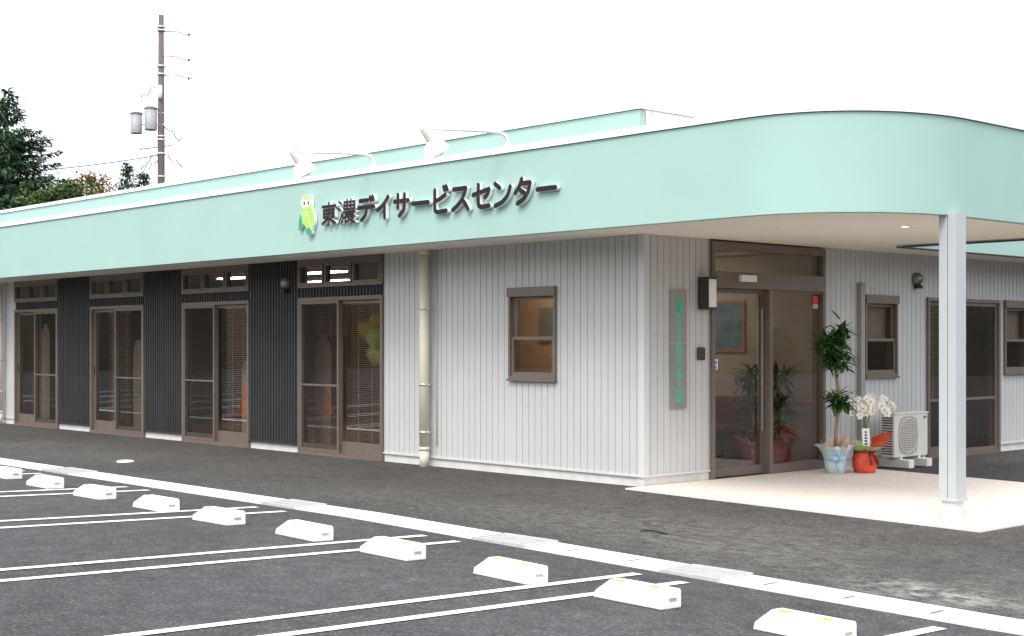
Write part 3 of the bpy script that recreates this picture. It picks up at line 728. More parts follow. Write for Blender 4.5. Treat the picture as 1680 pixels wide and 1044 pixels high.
def smooth_line(pts, n=5):
    if len(pts) < 3: return pts
    P_ = [pts[0]] + list(pts) + [pts[-1]]; out = []
    for i in range(1, len(P_) - 2):
        for k in range(n):
            t = k / n; p0, p1, p2, p3 = P_[i - 1:i + 3]
            out.append(tuple(.5 * ((2 * p1[j]) + (-p0[j] + p2[j]) * t + (2 * p0[j] - 5 * p1[j] + 4 * p2[j] - p3[j]) * t * t + (-p0[j] + 3 * p1[j] - 3 * p2[j] + p3[j]) * t ** 3) for j in (0, 1)))
    out.append(pts[-1]); return out
def ribbon(pts, w):
    n = len(pts); Lp, Rp = [], []
    def ang(a, b): return math.atan2(b[1] - a[1], b[0] - a[0])
    for i, p in enumerate(pts):
        a = ang(pts[max(0, i - 1)], pts[i]) if i else ang(pts[0], pts[1]); c = ang(pts[i], pts[i + 1]) if i < n - 1 else a
        d = (c - a + pi) % (2 * pi) - pi; t = a + d / 2; k = w / max(.6, cos(d / 2))
        Lp.append((p[0] - sin(t) * k, p[1] + cos(t) * k)); Rp.append((p[0] + sin(t) * k, p[1] - cos(t) * k))
    def cap(p, a): return [(p[0] + w * cos(a + q), p[1] + w * sin(a + q)) for q in (-pi / 3, -pi / 6, 0, pi / 6, pi / 3)]
    return Rp + cap(pts[-1], ang(pts[-2], pts[-1])) + Lp[::-1] + cap(pts[0], ang(pts[1], pts[0]))
def glyph(b, key, u0, z0, w, h, sw, d0, d1, mf, ms, P):
    for i, s in enumerate(GL[key]):
        pts = smooth_line([(u0 + sw + x * (w - 2 * sw), z0 + sw + y * (h - 2 * sw)) for x, y in s])
        b.poly(ribbon(pts, sw), d0, d1 + i * .0006, mf, ms, P)

SG = empty('fascia_sign', (-4.66, -1.0, 2.86)); tag(SG, 'raised dark Japanese lettering with white sides and a green owl on the mint fascia', 'sign')
def SP(u, d, z): return (u + 4.66, -d, z - 2.86)
rows = [('tou', -4.39, -4.066), ('nou', -4.045, -3.674), ('de', -3.658, -3.299), ('i', -3.287, -3.02), ('sa', -2.966, -2.658), ('bar', -2.625, -2.298), ('bi', -2.255, -1.969),
        ('su', -1.928, -1.621), ('se', -1.59, -1.273), ('n', -1.244, -.947), ('ta', -.919, -.640), ('bar', -.589, -.271)]
for k, a, c in rows:
    b = MB(); sw = .0185 if k == 'tou' else (.0145 if k == 'nou' else .026)
    a, c = a + .055, c + .055
    glyph(b, k, a, 2.925, c - a, .295, sw, .008, .052, M['letter'], M['letter_side'], SP)
    b.build('letter', None, SG)
# owl emblem
def ell(cx, cz, rx, rz, rot=0, n=28):
    return [(cx + rx * cos(t) * cos(rot) - rz * sin(t) * sin(rot), cz + rx * cos(t) * sin(rot) + rz * sin(t) * cos(rot)) for t in [2 * pi * k / n for k in range(n)]]
ow = empty('owl_emblem', (.05, 0, 0), parent=SG)
body = [(-4.80, 3.325), (-4.775, 3.305), (-4.72, 3.318), (-4.665, 3.305), (-4.64, 3.335), (-4.615, 3.29), (-4.60, 3.22), (-4.60, 3.16), (-4.555, 3.10), (-4.535, 3.03), (-4.545, 2.965), (-4.575, 2.91),
        (-4.60, 2.875), (-4.66, 2.90), (-4.73, 2.945), (-4.785, 3.005), (-4.805, 3.08), (-4.80, 3.15), (-4.825, 3.20), (-4.825, 3.27)]
def cl(p, n=3):
    out = []; N_ = len(p)
    for i in range(N_):
        for k in range(n):
            t = k / n; a, b_, c, d = p[i - 1], p[i], p[(i + 1) % N_], p[(i + 2) % N_]
            out.append(tuple(.5 * ((2 * b_[j]) + (-a[j] + c[j]) * t + (2 * a[j] - 5 * b_[j] + 4 * c[j] - d[j]) * t * t + (-a[j] + 3 * b_[j] - 3 * c[j] + d[j]) * t ** 3) for j in (0, 1)))
    return out
b = MB(); b.poly(cl(body), .008, .050, M['lime'], M['letter_side'], SP); b.build('body', None, ow)
b = MB(); b.poly(cl([(-4.83, 3.11), (-4.865, 3.06), (-4.885, 2.98), (-4.875, 2.90), (-4.84, 2.93), (-4.80, 2.985)]), .008, .046, M['green'], M['letter_side'], SP); b.build('wing', None, ow)
b = MB(); b.poly(cl([(-4.70, 2.905), (-4.64, 2.93), (-4.585, 2.885), (-4.60, 2.84), (-4.66, 2.835), (-4.70, 2.86)], 2), .008, .053, M['green'], M['letter_side'], SP); b.build('tail', None, ow)
b = MB()
for cx in (-4.765, -4.675):
    b.poly(ell(cx, 3.235, .052, .052), .05, .0512, M['white'], M['white'], SP); b.poly(ell(cx + .012, 3.235, .016, .026), .0512, .0522, M['letter'], M['letter'], SP)
b.poly([(-4.735, 3.20), (-4.705, 3.20), (-4.72, 3.155)], .0513, .0525, M['white'], M['white'], SP)
for i, (cx, cz) in enumerate([(-4.76, 3.12), (-4.725, 3.12), (-4.69, 3.12), (-4.745, 3.08), (-4.705, 3.08)]): b.poly(ell(cx, cz, .010, .012, n=10), .05, .0512, M['white'], M['white'], SP)
b.poly(ribbon(smooth_line([(-4.668, 3.12), (-4.665, 3.04), (-4.63, 2.96), (-4.585, 2.905)]), .005), .05, .0511, M['white'], M['white'], SP)
b.build('face', None, ow)

# vertical metal sign by the entrance
VS = empty('name_plate', (0, .525, .806)); tag(VS, 'tall narrow brushed metal plate with green vertical Japanese lettering beside the entrance', 'sign')
def VP(u, d, z): return (d, u - .525, z - .806)
b = MB(); b.box((.397, .004, .806), (.653, .024, 2.076), P=VP); b.build('plate', M['plate'], VS)
b = MB(); 
for z in (.80, 1.50, 2.07): b.box((.385, .001, z), (.40, .012, z + .012), P=VP)
b.box((.397, .024, 1.503), (.653, .0255, 1.510), P=VP); b.build('clip', M['steel'], VS)
b = MB(); z = 2.005; hh = .0868
for k in ['tou', 'nou', 'de', 'i', 'sa', 'vbar', 'bi', 'su', 'se', 'n', 'ta', 'vbar', 'matsu', 'saka']:
    pitch = 1.135 / 14
    z -= pitch; glyph(b, k, .478, z + .004, .094, pitch - .010, .0030 if k == 'nou' else .0040 if k in ('tou', 'matsu', 'saka') else .0062, .0245, .0285, M['sign_green'], M['sign_green'], VP)
b.build('lettering', None, VS)

# ---------------------------------------------------------------- small fixtures on the walls
sc = empty('wall_lamp', (0.012, .93, 1.87)); tag(sc, 'box wall lamp with dark frame and frosted white side beside the entrance', 'wall lamp')
b = MB(); b.box((0, -.075, 0), (.03, .075, .35)); b.box((.03, -.075, .33), (.14, .075, .35)); b.box((.03, -.075, 0), (.14, .075, .02)); b.box((.03, -.075, .02), (.14, -.062, .33)); b.build('housing', M['bronze_dark'], sc)
b = MB(); b.box((.031, -.061, .021), (.135, .073, .329), bev=.006); b.build('diffuser', M['white'], sc)
ic = empty('intercom', (0.006, .895, 1.32)); tag(ic, 'small dark rounded intercom box on the siding left of the entrance', 'intercom')
b = MB(); b.box((0, -.058, 0), (.03, .058, .14), bev=.012); b.build('case', M['bronze_dark'], ic)
b = MB(); b.lathe([(0, .002), (.014, .002), (.016, 0)], c=(.03, 0, .09), axis=(1, 0, 0), n=16); b.box((.0302, -.03, .02), (.032, .03, .026)); b.box((.0302, -.03, .034), (.032, .03, .04)); b.build('button', M['black'], ic)
def dome_vent(loc, ax, lab):
    t = empty('vent_hood', loc); d = Vector(ax)
    b = MB(); b.lathe([(.085, 0), (.085, .02), (.08, .05), (.062, .08), (.03, .097), (.001, .10)], axis=ax, n=24); b.build('hood', M['hood'], t)
    b = MB(); b.lathe([(.0, .0), (.05, -.01), (.055, -.05), (.05, -.052), (.0, -.05)], c=(d.x * .05, d.y * .05, -.07), n=16); b.build('outlet', M['black'], t)
    tag(t, lab, 'vent hood', 'round vent hoods on the walls')
dome_vent((-6.63, -.024, 2.33), (0, -1, 0), 'round metal vent hood on the charcoal ribbed panel beside the fourth transom')
dome_vent((.003, 5.16, 2.33), (1, 0, 0), 'round metal vent hood high on the side wall above the side sliding door')

# gooseneck sign lamps
def sign_lamp(x, lab):
    t = empty('sign_lamp', (x, -1.0, 3.565)); 
    b = MB(); b.lathe([(.001, .02), (.045, .02), (.05, .0)], n=18, c=(0, .03, 0)); b.tube([(0, .03, 0), (0, .022, .07), (0, -.02, .125), (0, -.12, .148), (0, -.5, .125), (0, -.85, .098), (0, -1.06, .085)], [.024, .024, .023, .021, .019, .017, .016], 10); b.build('arm', M['white'], t)
    h = empty('lamp_head', (0, -1.08, .085), parent=t); ax = Vector((.12, .52, -.85)).normalized(); 
    c0 = Vector((-.02, -.02, .02))
    b = MB(); b.lathe([(.001, -.01), (.044, 0), (.048, .02), (.046, .15), (.040, .17), (.001, .17)], axis=ax, c=c0, n=24); b.build('socket', M['socket'], h)
    b = MB(); b.lathe([(.041, .16), (.060, .175), (.10, .205), (.125, .25), (.138, .30), (.142, .306), (.13, .303), (.10, .25), (.05, .21), (.001, .20)], axis=ax, c=c0, n=28); b.build('shade', M['white'], h)
    b = MB(); b.lathe([(.001, .325), (.07, .32), (.12, .295)], axis=ax, c=c0, n=24); b.build('lens', M['reflection_panel'], h)
    b = MB(); q = Vector((0, 0, 1)).rotation_difference(ax)
    p = c0 + ax * .31 ; b.box((p.x - .035, p.y - .02, p.z - .012), (p.x + .045, p.y + .025, p.z + .004)); b.build('latch', M['galv'], h)
    tag(t, lab, 'sign lamp', 'gooseneck lamps over the fascia sign')
sign_lamp(-3.38, 'white gooseneck lamp above the fascia over the first characters of the sign')
sign_lamp(-1.04, 'white gooseneck lamp above the fascia over the last characters of the sign')

# air conditioner unit on two blocks
AC = empty('air_conditioner', (.36, 4.27, .0)); tag(AC, 'cream outdoor air conditioner unit on concrete blocks beside the red wrapped orchid', 'air conditioner')
zb = .125 ; zt_ = .665; hy = .37
b = MB(); b.box((-.04, -hy, zb), (.14, hy, zt_ - .018), bev=.008); b.box((-.05, -hy - .006, zt_ - .02), (.15, hy + .006, zt_), bev=.006); b.build('casing', M['ac'], AC)
b = MB(); 
def sup(cx, cz, rx, rz, n=40, e=3.2): return [(cx + rx * math.copysign(abs(cos(t)) ** (2 / e), cos(t)), cz + rz * math.copysign(abs(sin(t)) ** (2 / e), sin(t))) for t in [2 * pi * k / n for k in range(n)]]
AP = lambda u, d, z: (d, u, z)
b.poly(sup(-.065, .385, .215, .235), .139, .1415, M['ac_grille'], M['ac_grille'], AP)
b.build('fan_opening', None, AC)
b = MB()
for k in range(17):
    z = .165 + k * .0275; r = .213 * (max(0, 1 - abs((z - .385) / .236) ** 3.2)) ** (1 / 3.2)
    b.box((.142, -.065 - r, z), (.150, -.065 + r, z + .006))
for k in range(7): b.box((.1425, -.065 - .18 + k * .06, .17), (.147, -.065 - .176 + k * .06, .60))
for rr in (.20,): b.lathe([(rr, 0), (rr + .006, .006), (rr + .012, 0)], c=(.146, -.065, .385), axis=(1, 0, 0), n=36)
b.build('fan_grille', M['ac'], AC)
b = MB()
for k in range(15): b.box((-.03, -hy - .004, .16 + k * .031), (.115, -hy + .002, .175 + k * .031))
b.build('side_grille', M['bronze_dark'], AC)
b = MB(); b.box((.141, .27, .58), (.1425, .315, .612), M['blue']); b.box((.1427, .275, .588), (.1435, .31, .603), M['black']); b.box((.141, .318, .59), (.1424, .345, .605), M['pic']); b.build('badge', None, AC)
for y in (-.20, .20):
    b = MB(); b.box((-.23, y - .06, .0), (.27, y + .06, .10), bev=.006); b.box((-.03, y - .02, .10), (.13, y + .02, zb)); b.build('block', M['concrete'], AC)
b = MB(); b.tube([(.02, hy, .25), (.02, hy + .07, .24), (.02, hy + .08, .15), (.0, hy + .09, .02)], .016, 8); b.box((.0, hy, .18), (.10, hy + .05, .28)); b.build('valve', M['white'], AC)

# ---------------------------------------------------------------- gift plants
def leaf(b, base, az, el, ln, w, droop, m=None, seg=5):
    d = Vector((cos(az) * cos(el), sin(az) * cos(el), sin(el))); s = Vector((-sin(az), cos(az), 0)); p = Vector(base)
    prev = None
    for i in range(seg + 1):
        t = i / seg; ww = w * (sin(pi * min(1, .18 + t * .82)) ** .7 if t < 1 else .02)
        e = el - droop * t; dd = Vector((cos(az) * cos(e), sin(az) * cos(e), sin(e)))
        if i: p = p + dd * (ln / seg)
        up = s.cross(dd).normalized()
        cur = [b.bm.verts.new(p - s * ww - up * ww * -.35), b.bm.verts.new(p), b.bm.verts.new(p + s * ww + up * ww * .35)]
        if prev:
            for k in (0, 1):
                f = b.bm.faces.new((prev[k], prev[k + 1], cur[k + 1], cur[k])); f.smooth = True
                if m: f.material_index = b.mi(m)
        prev = cur
def tuft(b, c, n, ln, w, spread=.05, up=.15, rnd=random):
    for k in range(n):
        az = rnd.uniform(0, 2 * pi); el = rnd.uniform(-.35, 1.25) + up * .3
        leaf(b, (c[0] + rnd.gauss(0, spread), c[1] + rnd.gauss(0, spread), c[2] + rnd.gauss(0, spread)), az, el, ln * rnd.uniform(.65, 1.15), w * rnd.uniform(.8, 1.2), rnd.uniform(.4, 1.5))
def crinkle(amp, seed, flare_from=3):
    rn = random.Random(seed); tab = {}
    def f(j, k, r, z):
        if (j, k) not in tab: tab[(j, k)] = (rn.uniform(-1, 1), rn.uniform(-1, 1))
        a, c = tab[(j, k)]; q = amp * (1 if j < flare_from else 3.2)
        return r * (1 + q * a), z + (0 if j == 0 else q * c * .12)
    return f
def dragon_plant(loc, lab, wrap, tufts, cane, ribbon_m, seed, group=None, card=True, sc=1.0, pap=None):
    rnd = random.Random(seed)
    t = empty('dracaena_plant', loc); 
    b = MB(); b.lathe([(.001, 0), (.105, .0), (.115, .10), (.12, .2), (.15, .245), (.205, .30), (.235, .325)], n=44, ruffle=crinkle(.048, seed)); b.build('wrapped_pot', wrap, t)
    if ribbon_m:
        b = MB(); b.lathe([(.123, .15), (.129, .152), (.131, .185), (.126, .19)], n=30)
        for s in (-1, 1): b.lathe([(.012, -.0), (.03, .02), (.034, .055), (.012, .085), (.001, .085)], c=(.10, -.09, .172), axis=(.25 + s * .6, -.25 + s * .6, .1), n=10)
        b.tube([(.10, -.09, .17), (.12, -.12, .08), (.115, -.10, .03)], [.01, .014, .012], 6); b.build('ribbon', ribbon_m, t)
    if pap:
        b = MB()
        for k in range(6):
            a = rnd.uniform(0, 2 * pi); r = .13; x, y = r * cos(a), r * sin(a)
            b.faces([(x * .5, y * .5, .22), (x - y * .8, y + x * .8, .30), (x * 1.4, y * 1.4, .40 + rnd.uniform(0, .05)), (x + y * .8, y - x * .8, .31)], [(0, 1, 2, 3)])
        b.build('paper_collar', pap, t)
    b = MB(); b.tube(cane, [.024] * (len(cane) - 1) + [.018], 10)
    b.build('cane', M['cane'], t)
    for c, n, ln in tufts:
        b = MB(); tuft(b, c, int(n * 1.9), ln, .020, .05, rnd=rnd); b.build('leaves', M['leaf'], t)
    if card:
        b = MB(); b.box((.12, .115, .655), (.123, .215, .85), M['white']); 
        for k in range(6): b.box((.1232, .15, .675 + k * .027), (.1236, .18, .692 + k * .027), M['wire'])
        b.box((.1232, .19, .70), (.1236, .202, .83), M['wire']); b.box((.120, .16, .30), (.123, .167, .655), M['cane']); b.build('card', None, t)
    tag(t, lab, 'potted plant', group)
    return t
dragon_plant((.42, 2.80, g(.42) + .014), 'tall two tier dragon plant in pale blue wrapping with ribbon outside the entrance', M['pale_wrap'],
             [((.0, .0, 1.36), 60, .24), ((-.06, .04, 1.49), 48, .22), ((-.02, -.17, 1.47), 42, .22), ((.05, .02, 1.25), 28, .2), ((.03, .08, 1.6), 26, .2), ((.02, .02, .82), 64, .2)],
             [(0, 0, .2), (.005, .01, .45), (.02, .03, .7), (.03, .04, .9), (.01, .02, 1.1), (0, 0, 1.3), (-.02, 0, 1.5)], M['blue_ribbon'], 3, pap=M['peach'])
for (x, y), lab, sd, s in [((-.88, 2.92), 'leafy plant in pink wrapping standing indoors behind the sliding leaf edge', 5, 1), ((-.55, 3.03), 'leafy plant in pink wrapping standing indoors behind the fixed door pane', 8, 1)]:
    o = dragon_plant((x, y, .03), lab, M['pink_wrap'], [((0, 0, 1.02), 34, .32), ((.02, 0, .72), 24, .26), ((0, .03, .45), 18, .24)], [(0, 0, .2), (.01, .01, .5), (0, 0, .8), (0, 0, 1.0)], None, sd, 'wrapped plants inside the entrance', card=False)

orc = empty('orchid', (.60, 3.13, g(.6) + .014)); tag(orc, 'white moth orchid in bright red wrapping with a green paper collar', 'potted plant')
b = MB(); b.lathe([(.001, 0), (.115, .0), (.14, .06), (.145, .17), (.12, .25), (.11, .26)], n=40, ruffle=crinkle(.03, 21, 9)); b.build('wrapped_pot', M['red_wrap'], orc)
b = MB(); b.lathe([(.124, .235), (.132, .238), (.132, .262), (.12, .27)], n=24)
for s in (-1, 1): b.tube([(.11, -.06, .25), (.16, -.07 + s * .05, .2), (.17, -.05 + s * .07, .10)], [.012, .02, .016], 6)
b.build('ribbon', M['dark_red'], orc)
rnd = random.Random(4)
def sheet(b, az, r0, r1, z0, z1, wd, m):
    a0, a1 = az - wd, az + wd; n = 7; A, Bq, Cq = [], [], []
    for k in range(n + 1):
        a = a0 + (a1 - a0) * k / n; q = 1 - abs(2 * k / n - 1)
        A.append(b.bm.verts.new((r0 * cos(a), r0 * sin(a), z0)))
        rm = (r0 + r1) / 2; Bq.append(b.bm.verts.new((rm * cos(a), rm * sin(a), z0 + (z1 - z0) * .35)))
        rr = r0 + (r1 - r0) * (.55 + .45 * q) * rnd.uniform(.92, 1.05); Cq.append(b.bm.verts.new((rr * cos(a), rr * sin(a), z0 + (z1 - z0) * (.6 + .4 * q))))
    for X_, Y_ in ((A, Bq), (Bq, Cq)):
        for k in range(n):
            f = b.bm.faces.new((X_[k], X_[k + 1], Y_[k + 1], Y_[k])); f.smooth = True; f.material_index = b.mi(m)
b = MB()
for az, m, r1, z1 in [(-1.2, 'green_paper', .28, .34), (.2, 'red_wrap', .30, .40), (1.1, 'red_wrap', .36, .48), (2.6, 'green_paper', .27, .36), (-2.2, 'green_paper', .30, .37), (-.4, 'green_paper', .27, .32), (3.6, 'red_wrap', .26, .38)]:
    sheet(b, az, .11, r1, .25, z1, .75, M[m])
b.build('paper_collar', None, orc)
b = MB()
for az in (.3, 1.5, 2.8, 4.2, 5.3): leaf(b, (0, 0, .27), az, .6, .26, .035, 1.1)
b.build('leaves', M['leaf'], orc)
# flower spikes; camera looks from (+x, -y): sprays fan along the view-perpendicular axis
perp = Vector((.674, .738, 0)); tow = Vector((.738, -.674, 0)); blooms = []; b = MB()
for j, (a, rise, off) in enumerate([(.30, .84, 0.0), (.24, .80, .06), (-.14, .82, .05), (.14, .86, -.05), (.20, .78, .12), (.05, .84, .08), (-.08, .76, .10)]):
    pts = []
    for k in range(12):
        t = k / 11; ang = t * 2.35
        p = perp * (a * (1 - cos(ang)) * .62) + tow * (off * t) + Vector((0, 0, .27 + (rise - .27) * sin(min(ang, pi / 2)) if ang < pi / 2 else rise - .30 * (1 - sin(ang))))
        pts.append(p)
        if t > .42: blooms.append(p + tow * .015)
    b.tube(pts, .005, 6)
b.build('flower_stems', M['stem'], orc)
proto = None
for i, p in enumerate(blooms):
    if proto is None:
        b = MB()
        for k in range(5):
            a = 2 * pi * k / 5 + pi / 2; w = .020 if k in (1, 4) else .014
            c_, s_ = cos(a), sin(a)
            pt = lambda r, o, d: (c_ * r - s_ * o, s_ * r + c_ * o, d)
            b.faces([pt(.003, 0, 0), pt(.018, w, .003), pt(.034, w * .8, 0), pt(.040, 0, -.004), pt(.034, -w * .8, 0), pt(.018, -w, .003)], [(0, 1, 2, 3, 4, 5)], M['petal'])
        b.lathe([(.001, .012), (.007, .009), (.008, .002)], n=8, m=M['petal_heart'])
        proto = b.build('bloom', None, orc); o = proto
    else:
        o = proto.copy(); COL.objects.link(o); o.parent = orc
    o.location = p + Vector((rnd.uniform(-.02, .02), rnd.uniform(-.02, .02), rnd.uniform(-.015, .015)))
    dirv = (tow + perp * rnd.uniform(-.5, .7) + Vector((0, 0, rnd.uniform(-.35, .15)))).normalized()
    o.rotation_euler = dirv.to_track_quat('Z', 'Y').to_euler(); s = rnd.uniform(1.15, 1.5); o.scale = (s, s, s)
b = MB(); b.box((-.001, -.045, .30), (.001, .045, .52), M['white'])
for k in range(5): b.box((.0012, -.022 + k * .002, .33 + k * .034), (.0016, .012, .352 + k * .034), M['wire'])
o = b.build('card', None, orc); o.location = tow * .14; o.rotation_euler = (.0, -.15, radians(-38))

# ---------------------------------------------------------------- wheel stops
def wheel_stop():
    t = empty('wheel_stop', (0, 0, 0)); hl, d, h = .27, .088, .118
    # low sloped kerb block: chamfered front, splayed ends
    prof = [(-d, 0), (-d, .045), (-d + .075, h), (d - .012, h), (d, h - .012), (d, 0)]
    b = MB(); n = len(prof)
    ends = [.0, .004, .03, .03, .028, .0]
    A = [b.bm.verts.new((-hl + ends[i] * 2.2, y, z)) for i, (y, z) in enumerate(prof)]
    Bv = [b.bm.verts.new((hl - ends[i] * .12, y, z)) for i, (y, z) in enumerate(prof)]
    for i in range(n): b.bm.faces.new((A[i], A[(i + 1) % n], Bv[(i + 1) % n], Bv[i]))
    b.bm.faces.new(A[::-1]); b.bm.faces.new(Bv); bmesh.ops.recalc_face_normals(b.bm, faces=b.bm.faces)
    o = b.build('block', M['stop'], t); bv = o.modifiers.new('b', 'BEVEL'); bv.width = .006; bv.segments = 2
    for x in (-.12, .15):
        b = MB(); b.box((x - .03, -.020, h - .004), (x + .03, .000, h + .004), bev=.002); b.build('reflector', M['amber'], t)
    b = MB(); b.box((hl - .002, -.02, .048), (hl + .0015, .04, .066)); b.build('end_slot', M['ac_grille'], t)
    return t
xs_ = [5.806, 4.60, 3.53, 2.33, 1.20, .05, -1.15, -2.44, -3.76, -5.08]
labs = ['white concrete wheel stop at the bottom right, nearest the camera', 'white wheel stop lying across the near pair of parking lines right of centre', 'white wheel stop just left of the near pair of lines, second of its bay',
        'white wheel stop lying across the second pair of parking lines from the front', 'white wheel stop just left of the second pair of lines from the front', 'white wheel stop lying across the third pair of parking lines from the front',
        'white wheel stop just beyond the third pair of lines from the front', 'white wheel stop lying across the fourth pair of parking lines', 'white wheel stop second from the left edge of the picture', 'white wheel stop cut off by the left edge of the picture']
p0 = wheel_stop()
for i, (x, lab) in enumerate(zip(xs_, labs)):
    t = p0 if i == 0 else copy_tree(p0)
    xc = x - .27; yc = [-4.83, -4.82, -4.86, -4.89, -4.87, -4.93, -4.85, -4.80, -4.70, -4.57][i]; t.location = (xc, yc, g(xc, yc) + .001)
    t.scale.z = .95; t.rotation_euler = (math.atan(-.03), math.atan(.0135) if 0 < xc < 6 else 0, radians([0, .8, -1.2, .5, -.6, 1, -.4, .8, -.9, .3][i]))
    tag(t, lab, 'wheel stop', 'concrete wheel stops in the car park')

# orange cones out on the asphalt (the photo shows their reflections in the glazed doors)
def cone():
    t = empty('traffic_cone'); b = MB(); b.box((-.19, -.19, 0), (.19, .19, .03), bev=.01); b.build('foot', M['orange'], t)
    b = MB(); b.lathe([(.15, .03), (.135, .05), (.03, .68), (.02, .70), (.001, .70)], n=28); b.build('body', M['orange'], t)
    return t
c1 = cone(); c1.location = (-15, -4.4, g(-15, -4.4)); tag(c1, 'orange traffic cone mirrored in the third glazed door', 'traffic cone', 'traffic cones in the car park')
c2 = copy_tree(c1); c2.location = (-13.9, -5.7, g(-13.9, -5.7)); c2['label'] = 'orange traffic cone mirrored faintly in the fourth glazed door'

# ---------------------------------------------------------------- indoor things
def clight(x, y):
    t = empty('ceiling_light', (x, y, 2.68)); b = MB(); b.box((-.64, -.13, -.035), (.64, .13, 0)); b.build('housing', M['white'], t)
    b = MB(); b.box((-.61, -.10, -.055), (.61, .10, -.036), bev=.006); b.build('diffuser', M['tube'], t); return t
proto = None
for y, nm in ((2.1, 'front'), (4.0, 'back')):
    for i, x in enumerate((-8.9, -11.3)):
        if proto is None: t = proto = clight(x, y)
        else: t = copy_tree(proto); t.location = (x, y, 2.68)
        tag(t, 'lit fluorescent ceiling fixture in the %s row, %s from the entrance end' % (nm, ['first', 'second', 'third', 'fourth'][i]), 'ceiling light', 'fluorescent ceiling lights')
t = copy_tree(proto); t.location = (-1.7, .55, 2.68); tag(t, 'added unseen ceiling fixture brightening the small office behind the front sash window', 'ceiling light', 'fluorescent ceiling lights')  # extra fixture, out of view, added to light the room behind the pane
t = copy_tree(proto); t.location = (-2.2, 2.3, 2.68); tag(t, 'fluorescent ceiling fixture inside the entrance hall', 'ceiling light', 'fluorescent ceiling lights')
pf = empty('picture', (-1.63, 3.385, 1.39)); tag(pf, 'framed bluish picture hanging on the entrance hall wall', 'picture')
b = MB(); b.frame(-.28, .28, 0, .66, .035, -.02, .012, P=front); b.build('frame', M['wood'], pf)
b = MB(); b.box((-.245, 0, .035), (.245, .004, .625), P=front); b.build('canvas', M['pic'], pf)
hr = empty('handrail', (-2, 3.39, .76)); tag(hr, 'wooden handrail along the entrance hall wall', 'handrail')
b = MB(); b.tube([(-2, -.06, 0), (1.75, -.06, 0)], .02, 10); b.build('rail', M['wood'], hr)
b = MB(); [b.box((x - .012, -.06, -.03), (x + .012, .008, -.005)) for x in (-1.5, -.5, .5, 1.5)]; b.build('bracket', M['steel'], hr)
bn = empty('bench', (-1.85, 3.0, .03)); tag(bn, 'dark maroon bench standing in the entrance hall', 'bench')
b = MB(); b.box((-.7, -.25, .38), (.7, .25, .46), bev=.02); b.build('seat', M['maroon'], bn)
b = MB(); b.box((-.7, .2, .50), (.7, .27, .80), bev=.02); b.build('backrest', M['maroon'], bn)
for x in (-.62, .62):
    b = MB(); b.tube([(x, -.22, 0), (x, -.22, .38)], .015, 8); b.tube([(x, .24, 0), (x, .24, .6)], .015, 8); b.tube([(x, -.22, .15), (x, .24, .15)], .012, 8); b.build('leg', M['black'], bn)
nb = empty('notice_board', (-2.45, .985, 1.62)); tag(nb, 'grey notice sheet on the tan wall seen through the small front window', 'notice')
b = MB(); b.box((-.16, 0, -.1), (.22, .012, .32), P=front); b.build('sheet', M['shade'], nb)
for k, (x, y, z, m, s) in enumerate([(-5.20, .44, 1.55, 'balloon', .15), (-5.30, .50, 1.34, 'balloon', .13), (-5.04, .42, 1.30, 'balloon', .13), (-5.62, .60, 1.68, 'balloon_y', .14), (-5.40, .62, 1.80, 'balloon_y', .12)]):
    b = MB(); b.lathe([(.001, -1.22), (.10, -1.2), (.04, -1.12), (.45, -.75), (.82, -.3), (1, .15), (.93, .55), (.66, .88), (.3, 1.04), (.001, 1.08)], n=20)
    bmesh.ops.scale(b.bm, vec=(s, s, s), verts=b.bm.verts); o = b.build('balloon', M[m]); o.location = (x, y, z)
    tag(o, ['large lime balloon in the middle of the bunch behind the fourth glazed door', 'lime balloon at lower left of the bunch behind the fourth glazed door', 'small lime balloon at lower right of the bunch behind the blinds',
            'yellow balloon at the left of the bunch behind the fourth glazed door', 'small yellow balloon at the top of the bunch behind the blinds'][k], 'balloon', 'balloons behind the fourth glazed door')

for (xa, xb, yy, lab) in [(-16.7, -15.75, .5, 'tan wooden folding screen standing behind the farthest glazed door'), (-13.85, -13.45, .5, 'narrow tan wooden folding screen behind the second glazed door from the left')]:
    t = empty('folding_screen', ((xa + xb) / 2, yy, .03)); h = (xb - xa) / 2
    b = MB(); b.box((-h, -.02, .05), (h, .02, 2.1), bev=.004); b.build('panel', M['inner_tan'], t)
    for q in (-h + .05, h - .05):
        b = MB(); b.box((q - .02, -.12, 0), (q + .02, .12, .049)); b.build('foot', M['wood'], t)
    tag(t, lab, 'folding screen')

